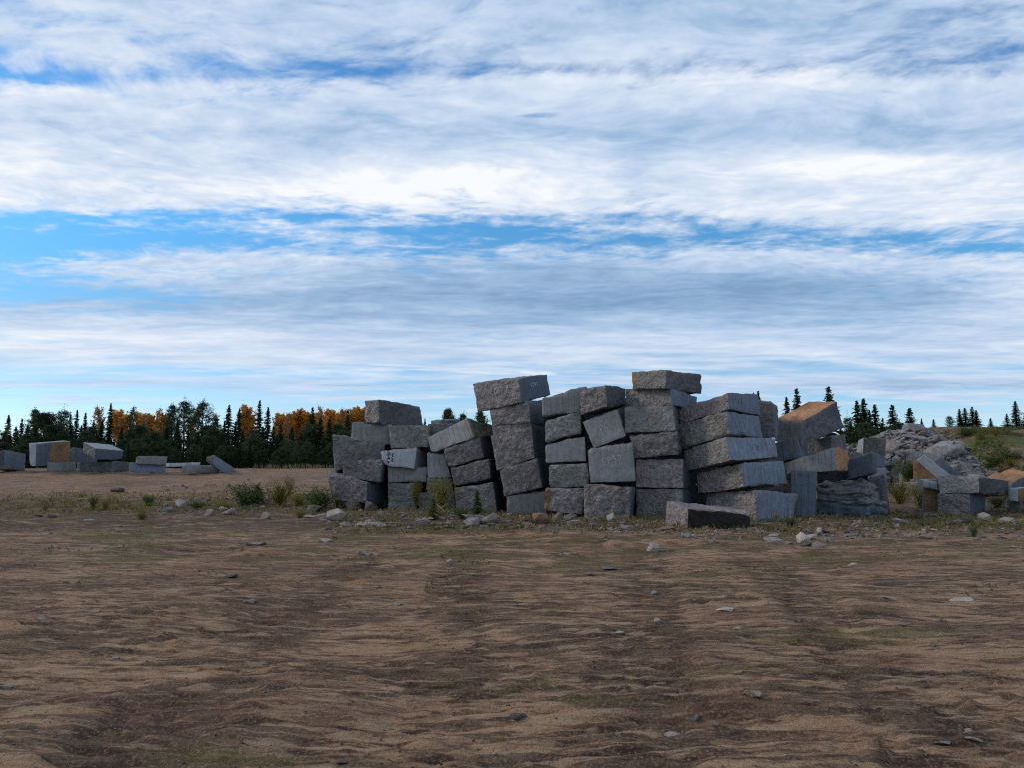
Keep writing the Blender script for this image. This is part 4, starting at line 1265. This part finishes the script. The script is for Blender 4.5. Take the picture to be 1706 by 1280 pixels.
# ------------------------------------------------------------------ plants
def leaf_soup(C, size, rr, updir=.3, aspect=.45):
    """C (n,3) leaf centres -> quads"""
    n = len(C)
    d = rr.normal(size=(n, 3)); d[:, 2] += updir; d /= np.linalg.norm(d, axis=1)[:, None]
    e = np.cross(d, rr.normal(size=(n, 3))); e /= np.linalg.norm(e, axis=1)[:, None]
    s = (size * rr.uniform(.6, 1.3, n))[:, None]
    a, b_ = d * s * .5, e * s * aspect * .5
    V = np.stack([C - a, C + b_ - a * .1, C + a, C - b_ - a * .1], 1).reshape(-1, 3)
    return V, np.arange(4 * n).reshape(n, 4)


def tube(pts, rad, sides=6):
    V, Fq = [], []
    pts = np.asarray(pts, float)
    for i, (p, r_) in enumerate(zip(pts, rad)):
        t_ = pts[min(i + 1, len(pts) - 1)] - pts[max(i - 1, 0)]
        t_ = t_ / np.linalg.norm(t_)
        a = np.cross(t_, (0.3, 1, .2)); a /= np.linalg.norm(a)
        b_ = np.cross(t_, a)
        for k in range(sides):
            an = 2 * math.pi * k / sides
            V.append(p + r_ * (math.cos(an) * a + math.sin(an) * b_))
    for i in range(len(pts) - 1):
        for k in range(sides):
            k2 = (k + 1) % sides
            Fq.append((i * sides + k, i * sides + k2, (i + 1) * sides + k2, (i + 1) * sides + k))
    return np.array(V), np.array(Fq)


def join(parts):
    Vs, Fs, off = [], [], 0
    for V, Fq in parts:
        Vs.append(V); Fs.append(Fq + off); off += len(V)
    return np.concatenate(Vs), np.concatenate(Fs)


def make_spruce(seed, h=10.0, r=1.9, dens=1.0, low=.04):
    rr = np.random.default_rng(seed)
    C = []
    quads = []
    z = low * h
    while z < h * .985:
        f = (h - z) / (h * (1 - low))
        R0 = r * 1.25 * (f ** .85) * rr.uniform(.6, 1.15) + .05
        nb = int(max(4, (6 + 5 * f) * dens))
        a0 = rr.uniform(0, 6.28)
        for k in range(nb):
            a = a0 + 6.283 * k / nb + rr.uniform(-.25, .25)
            L_ = R0 * rr.uniform(.45, 1.25)
            zj = z + rr.uniform(-.16, .16) * (.4 + f)
            droop = (.10 + .38 * f) * L_
            d = np.array([math.cos(a), math.sin(a), 0])
            sde = np.array([-math.sin(a), math.cos(a), 0])
            ns = max(2, int(L_ / .26))
            for i in range(ns):
                t0 = (i + .2) / ns
                p = d * L_ * t0 + np.array([0, 0, zj - droop * t0 ** 1.3 + .10 * L_ * max(0, t0 - .7)])
                wdt = .30 * L_ * (1 - t0) + .06 + .12 * f ** .5
                for sg in (-1, 1):
                    tip = p + sde * sg * wdt * rr.uniform(.6, 1.2) + d * wdt * .8 + np.array([0, 0, -rr.uniform(.02, .22) * (.5 + f)])
                    q = p + d * L_ / ns * .9
                    quads.append([p + np.array([0, 0, .05]), tip, q + np.array([0, 0, rr.uniform(-.06, .06)]), p - np.array([0, 0, .10])])
        z += (.36 * f + .11) * rr.uniform(.8, 1.2)
    quads.append([np.array([-.07, 0, h * .95]), np.array([0, 0, h]), np.array([.07, 0, h * .95]), np.array([0, .05, h * .9])])
    Q = np.array(quads).reshape(-1, 3)
    tV = tube([(0, 0, -.3), (0, 0, h * .5), (0, 0, h * .97)], [.02 * h * .8, .011 * h, .01])
    return (tV, (Q, np.arange(len(Q)).reshape(-1, 4)))


def make_pine(seed, h=11.0, r=2.0, base=.35, dens=1.0):
    rr = np.random.default_rng(seed)
    branches, C = [], []
    lean = rr.uniform(-.03, .03, 2) * h
    tr = tube([(0, 0, -.3), (lean[0] * .4, lean[1] * .4, h * .5), (lean[0], lean[1], h * .97)], [.018 * h, .012 * h, .015])
    branches.append(tr)
    z = base * h
    while z < h * .97:
        f = (z / h - base) / (1 - base)
        prof = math.sin(math.pi * min(1, .22 + .80 * f)) ** .8
        for k in range(int(4 * dens + rr.integers(0, 2))):
            a = rr.uniform(0, 6.28)
            L_ = r * (prof * rr.uniform(.55, 1.15) + .08)
            d = np.array([math.cos(a), math.sin(a), 0])
            p0 = np.array([lean[0] * z / h, lean[1] * z / h, z])
            p1 = p0 + d * L_ * .6 + np.array([0, 0, .10 * L_])
            p2 = p0 + d * L_ + np.array([0, 0, .38 * L_])
            branches.append(tube([p0, p1, p2], [.045, .03, .01], 4))
            for q in (p1, p2, (p1 + p2) / 2, p0 + d * L_ * .35):
                cl = rr.normal(size=(int(16 * dens), 3)) * np.array([.26, .26, .15]) * (.7 + .3 * r / 2)
                C.append(q + cl)
        z += rr.uniform(.35, .65)
    C.append(np.array([lean[0], lean[1], h]) + rr.normal(size=(20, 3)) * np.array([.14, .14, .28]))
    crown = leaf_soup(np.concatenate(C), .34, rr, .5, .30)
    return (join(branches), crown)


def make_birch(seed, h=10.0, r=1.5, base=.30, n=1500, size=.26):
    rr = np.random.default_rng(seed)
    br = [tube([(0, 0, -.3), (rr.uniform(-.2, .2), rr.uniform(-.2, .2), h * .5), (rr.uniform(-.3, .3), 0, h * .99)], [.013 * h, .008 * h, .012])]
    C = []
    for k in range(34):
        z0 = h * rr.uniform(base, .9)
        a = rr.uniform(0, 6.28)
        f = (z0 / h - base) / (1 - base)
        L_ = r * (1.15 - .75 * f) * rr.uniform(.6, 1.1)
        d = np.array([math.cos(a), math.sin(a), 0])
        p0 = np.array([0, 0, z0]); p1 = p0 + d * L_ * .55 + np.array([0, 0, L_ * .8]); p2 = p0 + d * L_ * .8 + np.array([0, 0, L_ * 1.7])
        p2[2] = min(p2[2], h * 1.02)
        br.append(tube([p0, p1, p2], [.04, .025, .008], 4))
        m_ = n // 34
        t_ = rr.uniform(.2, 1.05, m_)[:, None]
        C.append(p0 * (1 - t_) + p2 * t_ + rr.normal(size=(m_, 3)) * .20 * (1.1 - .4 * t_))
    return (join(br), leaf_soup(np.concatenate(C), size, rr, .2, .7))


def make_bush(seed, w_=1.0, h=.8, n=700, size=.09, stems=14, asp=.35, up=.6):
    rr = np.random.default_rng(seed)
    br, C = [], []
    for k in range(stems):
        a = rr.uniform(0, 6.28)
        L_ = rr.uniform(.55, 1.0)
        tip = np.array([math.cos(a) * w_ * .5 * rr.uniform(.1, 1), math.sin(a) * w_ * .5 * rr.uniform(.1, 1), h * L_])
        mid = tip * np.array([.45, .45, .55])
        br.append(tube([(0, 0, -.05), mid, tip], [.012, .008, .003], 4))
        m_ = n // stems
        t_ = rr.uniform(.1, 1.05, m_)[:, None]
        C.append(np.where(t_ < .5, mid * t_ * 2, mid + (tip - mid) * (t_ - .5) * 2) + rr.normal(size=(m_, 3)) * np.array([.10, .10, .07]) * w_)
    return (join(br), leaf_soup(np.concatenate(C), size, rr, up, asp))


def part_meshes(name, parts, m_trunk, m_crown, n1='trunk', n2='crown'):
    (tv, tf), (cv, cf) = parts
    return (mesh_np(name + '_' + n1, tv, tf, M[m_trunk], True), mesh_np(name + '_' + n2, cv, cf, M[m_crown]))


PROTO = {}
for i in range(4):
    PROTO['spruce', i] = part_meshes('spruce', make_spruce(40 + i, 10, (1.75, 2.0, 1.5, 1.9)[i], (1, .9, 1.1, 1)[i]), 'bark', 'spruce')
for i in range(4):
    PROTO['pine', i] = part_meshes('pine', make_pine(60 + i, 10, (1.7, 2.0, 1.5, 1.8)[i], (.35, .3, .25, .4)[i]), 'bark', 'pine')
for i in range(3):
    PROTO['birch', i] = part_meshes('birch', make_birch(80 + i, 10, (1.5, 1.2, 1.7)[i], .34, 3000, .30), 'birchbark', 'birch')
for i in range(3):
    PROTO['bare', i] = part_meshes('bare', make_birch(90 + i, 10, (1.3, 1.1, 1.4)[i], .25, (1300, 900, 1500)[i], .24), 'birchbark', 'birch2')
PROTO['olive', 0] = part_meshes('olive', make_birch(97, 10, 1.6, .15, 1900), 'birchbark', 'olive')
PROTO['olive', 1] = part_meshes('olive', make_birch(98, 10, 1.3, .15, 1600), 'birchbark', 'olive')
PROTO['fir', 0] = part_meshes('fir', make_pine(71, 10, 2.6, .08, 1.7), 'bark', 'spruce')
PROTO['fir', 1] = part_meshes('fir', make_pine(72, 10, 2.4, .05, 1.6), 'bark', 'pine')
TREE_NAME = {'spruce': 'spruce_tree', 'pine': 'pine_tree', 'birch': 'birch_tree', 'bare': 'birch_tree', 'olive': 'leafy_tree', 'fir': 'pine_tree'}


def tree(kind, var, x, y, z, h, label, group=None, rz=0.0, wide=1.0):
    root = empty(TREE_NAME[kind], (x, y, z), rz, (h / 10 * wide, h / 10 * wide, h / 10))
    for nm, me in zip(('trunk', 'crown'), PROTO[kind, var]):
        link(bpy.data.objects.new(nm, me), root)
    return tag(root, label, 'tree', group)


def tree_px(kind, var, px, top, depth, label, group=None, wide=1.0, zb=None):
    p = at(px, top, depth)
    z = float(terrain(p.x, p.y)) if zb is None else zb
    return tree(kind, var, p.x, p.y, z, p.z - z, label, group, random.uniform(0, 6.28), wide)


ORD = ['leftmost', 'second', 'third', 'fourth', 'fifth', 'sixth', 'seventh', 'eighth', 'ninth', 'tenth', 'eleventh', 'twelfth', 'thirteenth', 'fourteenth', 'fifteenth', 'sixteenth', 'seventeenth', 'eighteenth', 'nineteenth', 'twentieth', 'twenty-first', 'twenty-second', 'twenty-third', 'twenty-fourth', 'twenty-fifth', 'twenty-sixth']
skyline = [('spruce', 15, 691), ('spruce', 37, 697), ('pine', 58, 684), ('spruce', 77, 702), ('pine', 105, 682), ('spruce', 118, 691), ('spruce', 129, 683), ('spruce', 143, 687), ('spruce', 157, 700), ('bare', 166, 679),
           ('spruce', 185, 672), ('birch', 198, 684), ('birch', 211, 694), ('olive', 221, 682), ('bare', 240, 683), ('birch', 253, 692), ('bare', 263, 682), ('birch', 273, 687), ('pine', 289, 677), ('pine', 310, 669), ('bare', 322, 686),
           ('pine', 338, 669), ('pine', 360, 698), ('spruce', 382, 674), ('spruce', 399, 681), ('birch', 411, 679), ('spruce', 433, 666), ('spruce', 447, 678), ('bare', 462, 688), ('bare', 480, 682), ('birch', 496, 683), ('birch', 503, 690),
           ('spruce', 521, 678), ('bare', 536, 676), ('birch', 549, 684), ('birch', 560, 683), ('spruce', 580, 682), ('birch', 592, 678), ('birch', 602, 676), ('birch', 474, 690), ('birch', 512, 688), ('birch', 526, 688), ('bare', 204, 690), ('birch', 233, 690), ('bare', 246, 690), ('bare', 280, 692), ('birch', 468, 690), ('bare', 488, 690), ('bare', 543, 686), ('birch', 568, 686), ('bare', 586, 684), ('birch', 418, 690), ('bare', 574, 682)]
cnt = {}
KN = {'spruce': 'pointed dark spruce', 'pine': 'loose crowned pine', 'birch': 'orange leaved birch', 'bare': 'thin half bare birch', 'olive': 'olive leaved tree'}
for i, (k, px, top) in enumerate(sorted(skyline, key=lambda s: s[1])):
    c_ = cnt.get(k, 0)
    cnt[k] = c_ + 1
    dd = {'spruce': 108, 'pine': 112, 'birch': 121, 'bare': 120, 'olive': 118}[k] + random.uniform(-4, 4)
    nv = {'spruce': 4, 'pine': 4, 'birch': 3, 'bare': 3, 'olive': 2}[k]
    top += (random.uniform(-3, 7) if k in ('birch', 'bare') else 0)
    lab = '%s %s on the left skyline' % (ORD[c_], KN[k]) if c_ == 0 else '%s %s counted from the left on the left skyline' % (ORD[c_], KN[k])
    if k == 'olive':
        lab = 'olive leaved tree between orange birches on the left skyline'
    tree_px(k, i % nv, px, top, dd, lab, 'trees on the left skyline', {'spruce': random.uniform(.85, 1.1), 'pine': .9, 'birch': 1.2, 'bare': 1.1, 'olive': 1.0}[k])
# lower trees in front that fill the wood
rr4 = random.Random(4)
for i in range(150):
    px = -20 + 790 * (i + rr4.uniform(-.6, .6)) / 150
    row = i % 3
    top = (714, 726, 740)[row] + rr4.uniform(-9, 9) - (18 * rr4.random() if row == 0 and rr4.random() < .4 else 0)
    k, v = rr4.choice([('spruce', 0), ('spruce', 1), ('spruce', 3), ('fir', 0), ('fir', 1), ('spruce', 2), ('olive', 1) if row == 0 and rr4.random() < .5 else ('fir', 0)])
    tree_px(k, v, px, top, (104, 99, 94)[row] + rr4.uniform(-2, 2), 'dark low tree in the shadowed front of the left wood' if px < 640 else 'low dark tree hidden behind the left stacks', 'low trees filling the wood', 1.25)
# behind the pile
tree_px('fir', 0, 748, 681, 84, 'small round pine rising in the gap left of the overhanging block', wide=.55)
tree_px('fir', 1, 770, 690, 86, 'low pine top just left of the tilted slab ridge', wide=.6)
tree_px('fir', 1, 802, 686, 80, 'dark shrubby tree under the overhanging top block', wide=.7)
tree_px('spruce', 2, 700, 683, 84, 'spruce half hidden behind the crowning left block', wide=.7)
tree_px('spruce', 0, 708, 697, 90, 'low spruce tip right of the crowning left block', wide=.7)
tree_px('spruce', 2, 1255, 654, 84, 'thin spruce tip over the fanned stack', wide=.6)
tree_px('spruce', 2, 1263, 651, 84, 'second thin spruce tip over the fanned stack', wide=.9)
tree_px('spruce', 0, 1310, 661, 80, 'small dark spruce left of the orange topped block', wide=1.0)
tree_px('spruce', 1, 1327, 646, 80, 'spruce rising behind the left end of the orange topped block', wide=1.1)
tree_px('spruce', 1, 1380, 643, 76, 'tall spruce rising behind the orange topped block', wide=1.3)
for i, (k, v, px, top, wd) in enumerate([('pine', 0, 1413, 693, .6), ('spruce', 0, 1427, 667, 1.25), ('spruce', 3, 1438, 663, 1.3), ('spruce', 2, 1457, 674, 1.4), ('spruce', 1, 1486, 674, 1.5), ('spruce', 3, 1515, 679, 1.6), ('spruce', 0, 1535, 697, .7), ('spruce', 3, 1448, 682, .9), ('spruce', 1, 1470, 696, .9)]):
    tree_px(k, v, px, top, 78 + i * .7, ['low pine at the left of the clump behind the far stack', 'left spruce of the three tall ones behind the far stack', 'tallest spruce of the clump behind the far stack', 'right spruce of the three tall ones behind the far stack',
                                        'broad dark spruce left of the rubble heap top', 'full dark spruce just left of the rubble heap top', 'tiny spruce over the rubble heap', 'spruce tucked in the middle of the clump behind the far stack', 'low spruce filling between clump and broad spruce'][i], 'trees behind the rubble heap', wd)
for i in range(16):
    px = 1400 + i * 8.5
    tree_px('fir' if i % 2 else 'spruce', i % 2, px, 712 + 8 * math.sin(i * 2.1), 74, 'dark low tree in the thicket behind the far stack', 'thicket behind the far stack', 1.3)
hill_trees = [('spruce', 1555, 699, 'tiny spruce on the crest of the hill by the rubble'), ('pine', 1582, 694, 'small open pine on the hill crest'), ('spruce', 1598, 682, 'dark spruce left of the pair on the hill crest'), ('spruce', 1607, 680, 'thin spruce beside the dark spruce on the hill crest'),
              ('spruce', 1619, 678, 'thin tall spruce in the middle of the hill crest'), ('spruce', 1626, 684, 'dark spruce right of the thin tall one on the hill crest'), ('spruce', 1650, 697, 'tiny thin spruce on the bare hill crest'),
              ('spruce', 1677, 690, 'short spruce left of the tall one near the right edge'), ('spruce', 1691, 669, 'tall spruce on the hill crest near the right edge'), ('spruce', 1708, 686, 'spruce cut by the right edge of the picture')]
for i, (k, px, top, lab) in enumerate(hill_trees):
    p = at(px, top, 70)
    z = float(hill_z(p.x, 70)) - .3
    tree(k, i % 3, p.x, 70, z, p.z - z, lab, 'trees on the hill crest', i * 1.3, 1.15 if k == 'pine' else 1.9)


# bushes and weeds
BUSH = {}
for i in range(3):
    BUSH['green', i] = part_meshes('bush', make_bush(200 + i, 1.0, .75, 1900, .075, 26), 'bark', 'bush', 'stem', 'foliage')
    BUSH['yellow', i] = part_meshes('bush', make_bush(210 + i, 1.0, .75, 1500, .065, 24), 'bark', 'ybush', 'stem', 'foliage')
    BUSH['conifer', i] = part_meshes('bush', make_spruce(220 + i, 1.0 * 3, 1.5, 1.0, .02), 'bark', 'bush', 'stem', 'foliage')
    BUSH['dry', i] = part_meshes('bush', make_bush(230 + i, 1.0, .8, 420, .12, 30, .12, 1.5), 'dry', 'dry', 'stem', 'foliage')


def bush(kind, var, px, py, wpx, hpx, label, group=None, loc=None, cat='bush', name='bush'):
    if loc is None:
        x, y = ground_at(px, py)
        z = gz(x, y)
    else:
        x, y, z = loc
    s = wpx * y / F_PX
    sh = hpx * y / F_PX / .78
    if kind == 'conifer':
        s, sh = s / 3.0, sh * .78 / 3.0
    root = empty(name, (x, y, z), random.uniform(0, 6.28), (s, s, sh))
    for nm, me in zip(('stem', 'foliage'), BUSH[kind, var]):
        link(bpy.data.objects.new(nm, me), root)
    return tag(root, label, cat, group)


bush('green', 0, 412, 846, 76, 40, 'dark green bush left of the yellow one before the pile')
bush('conifer', 1, 428, 840, 30, 32, 'green conifer seedling beside the dark green bush', cat='seedling', name='conifer_seedling')
bush('yellow', 0, 466, 840, 62, 40, 'yellow green bush between two green ones left of the pile')
bush('dry', 0, 482, 828, 24, 36, 'pale dry stalks right of the yellow green bush', cat='weed', name='weed')
bush('green', 1, 532, 852, 74, 36, 'green bush close to the lowest left block')
bush('yellow', 1, 500, 864, 30, 15, 'low yellow tuft below the bush by the left block', cat='weed', name='weed')
bush('yellow', 2, 236, 868, 36, 16, 'low yellow tuft on the slope at far left', cat='weed', name='weed')
bush('yellow', 2, 372, 852, 40, 18, 'low yellow tuft left of the dark green bush', cat='weed', name='weed')
bush('yellow', 1, 497, 846, 44, 24, 'yellowish low bush right of the pale dry stalks')
bush('green', 2, 330, 850, 34, 16, 'low green weed between pale stones left of the bushes', cat='weed', name='weed')
bush('green', 2, 157, 850, 22, 26, 'small green weed on the left slope', cat='weed', name='weed')
bush('yellow', 1, 175, 852, 22, 22, 'yellowish weed beside the small green one on the left slope', cat='weed', name='weed')
bush('green', 2, 248, 843, 26, 20, 'dark weed among stones at far left', cat='weed', name='weed')
bush('dry', 1, 75, 852, 30, 14, 'dry weed low on the left slope', cat='weed', name='weed')
bush('yellow', 0, 738, 858, 46, 62, 'yellow leaved shrub against the mossy blocks', loc=(*[(738 - CX) / F_PX * 25.0, 25.0], .1))
bush('conifer', 0, 722, 868, 34, 34, 'small spruce seedling at the foot of the mossy blocks', cat='seedling', name='conifer_seedling')
bush('conifer', 2, 795, 862, 30, 44, 'small pine seedling before the foot of the leaning stack', cat='seedling', name='conifer_seedling')
bush('green', 1, 770, 868, 30, 20, 'green weed between the two seedlings before the leaning stack', cat='weed', name='weed')
bush('yellow', 2, 690, 846, 26, 44, 'yellow weed in the joint left of the mossy blocks', loc=((694 - CX) / F_PX * 25.6, 25.6, .3), cat='weed', name='weed')
bush('yellow', 0, 1500, 842, 52, 46, 'yellow weeds beside the mossy brown block', cat='weed', name='weed')
bush('green', 0, 1506, 815, 40, 36, 'dark green bush above the mossy brown block', loc=((1507 - CX) / F_PX * 36, 36, .9))
bush('yellow', 1, 1535, 848, 44, 40, 'yellow brown weeds left of the supporting block', cat='weed', name='weed')
bush('yellow', 2, 1662, 850, 60, 26, 'yellow weeds right of the supporting block', cat='weed', name='weed')
bush('yellow', 0, 1700, 852, 44, 24, 'yellow weeds at the right edge under the white cornered block', cat='weed', name='weed')
bush('green', 1, 1622, 896, 14, 24, 'lone green seedling on the sand before the supporting block', cat='seedling', name='seedling')
bush('green', 2, 1318, 880, 26, 14, 'weed at the foot of the upright blue slab', cat='weed', name='weed')

# the hillside: bushes one can count, and a mat of undergrowth nobody could
rr5 = random.Random(8)
for i in range(18):
    px = rr5.uniform(1580, 1720)
    d = rr5.uniform(43, 58)
    x = (px - CX) / F_PX * d
    z = float(hill_z(x, d))
    if z < .2:
        continue
    k = rr5.choice(['green', 'green', 'green', 'yellow'])
    bush(k, rr5.randrange(3), 0, 0, rr5.uniform(22, 46), rr5.uniform(10, 20), 'green shrub growing on the slope of the hill' if k == 'green' else 'yellowish shrub growing on the slope of the hill', k + ' shrubs on the hill slope', loc=(x, d, z - .05), name='shrub')


def soup_object(name, label, C, size, mat, kind, seed, up=.6, asp=.4):
    V, Fq = leaf_soup(C, size, np.random.default_rng(seed), up, asp)
    o = bpy.data.objects.new(name, mesh_np(name, V, Fq, M[mat]))
    link(o)
    return tag(o, label, kind, None, 'stuff')


def hill_points(n, seed, thr):
    rr = np.random.default_rng(seed)
    y = rr.uniform(38, 68, n)
    x = (rr.uniform(1470, 1760, n) - CX) / F_PX * y
    keep = fbm(x / 3.0 + seed, y / 4.0, 1.0, 3) > thr
    x, y = x[keep], y[keep]
    z = hill_z(x, y)
    ok = z > .15
    return np.stack([x[ok], y[ok], z[ok] + rr.uniform(-.03, .13, ok.sum())], 1)


soup_object('undergrowth', 'low green undergrowth matting the hill slope', hill_points(30000, 1, .16), .22, 'bush', 'undergrowth', 3)
soup_object('dry_undergrowth', 'dry yellow brown undergrowth on the hill slope', hill_points(24000, 5, .10), .19, 'olive', 'undergrowth', 4)
soup_object('dead_undergrowth', 'brown dead undergrowth on the hill slope', hill_points(16000, 9, .08), .15, 'dry', 'undergrowth', 6)


def grass_points(n, seed, xr, yfun, hgt, thr=0.0, cl=1.2):
    rr = np.random.default_rng(seed)
    px = rr.uniform(*xr, n)
    d = yfun(rr, px)
    x = (px - CX) / F_PX * d
    k = perlin(x / cl, d / cl, seed) > thr
    x, d = x[k], d[k]
    return np.stack([x, d, terrain(x, d) + relief(x, d) + rr.uniform(.0, hgt, k.sum())], 1)


soup_object('bank_grass', 'dry grass stalks along the crest of the left bank', grass_points(700, 2, (425, 560), lambda r_, p: r_.uniform(43.5, 46.5, len(p)), .26, .0, .7), .26, 'dry', 'grass', 7, 3.0, .10)
soup_object('bank_grass_left', 'sparse dry grass along the left bank by the blocks', grass_points(1100, 4, (-20, 430), lambda r_, p: r_.uniform(41, 45, len(p)), .14, .12), .18, 'dry', 'grass', 8, 3.0, .10)
soup_object('belt_grass', 'olive weeds and moss between the broken rocks', grass_points(9000, 3, (20, 1720), lambda r_, p: np.where(p < 560, r_.uniform(24, 33, len(p)), r_.uniform(18.5, 25, len(p))), .10, .06), .13, 'olive', 'weeds', 9, 1.0, .3)
soup_object('belt_grass_green', 'short green weeds between the broken rocks', grass_points(5000, 6, (60, 1720), lambda r_, p: np.where(p < 560, r_.uniform(24, 32, len(p)), r_.uniform(19, 25, len(p))), .12, .18), .13, 'bush', 'weeds', 10, 1.2, .3)
soup_object('sand_moss', 'flat olive moss and stubble on the sand', grass_points(9000, 8, (-100, 1800), lambda r_, p: r_.uniform(10, 22, len(p)), .02, .30, 1.6), .05, 'olive', 'moss', 11, .4, .5)

soup_object('belt_dry_grass', 'dry brown grass between the broken rocks', grass_points(12000, 12, (20, 1720), lambda r_, p: np.where(p < 560, r_.uniform(24, 33, len(p)), r_.uniform(18.0, 25, len(p))), .09, .0), .12, 'dry', 'grass', 13, 1.5, .2)

soup_object('belt_yellow_weeds', 'yellow green weeds spreading left of the pile', grass_points(9000, 14, (40, 600), lambda r_, p: r_.uniform(25, 32, len(p)), .20, .34, .9), .13, 'ybush', 'weeds', 15, 1.6, .25)
soup_object('foot_weeds', 'straggling weeds along the foot of the blocks', grass_points(4500, 16, (560, 1720), lambda r_, p: np.where(p < 860, r_.uniform(23.5, 25.5, len(p)), r_.uniform(20.0, 22.5, len(p))), .16, .30, .6), .12, 'ybush', 'weeds', 17, 1.6, .25)

soup_object('belt_low_weeds', 'low yellow green weeds in a strip left of the pile', grass_points(14000, 24, (-20, 620), lambda r_, p: r_.normal(28.0, 2.4, len(p)), .07, .26, .9), .10, 'ybush', 'weeds', 25, 1.0, .3)

# dead branches before the mossy blocks
for i, (x0, y0, x1, y1, r_) in enumerate([(745, 870, 722, 838, .028), (733, 872, 760, 848, .022), (700, 868, 738, 852, .02)]):
    d = 24.3 if i < 3 else 21.6
    a_, b_ = at(x0, y0, d), at(x1, y1, d + .35)
    a_.z = max(a_.z, .02)
    mid = (a_ + b_) / 2 + Vector((.05, 0, .05))
    tw = mid + Vector((.18, .05, .16))
    V, Fq = join([tube([a_ - a_, mid - a_, b_ - a_], [r_, r_ * .8, r_ * .4]), tube([mid - a_, tw - a_], [r_ * .6, r_ * .2], 5)])
    o = bpy.data.objects.new('dead_branch', mesh_np('dead_branch', V, Fq, M['deadwood'], True))
    o.location = a_
    link(o)
    tag(o, ['grey dead branch leaning left before the mossy blocks', 'grey dead branch leaning right before the mossy blocks', 'thin dead branch lying before the mossy blocks', 'thin dead stick at the foot of the tall stack'][i], 'branch')
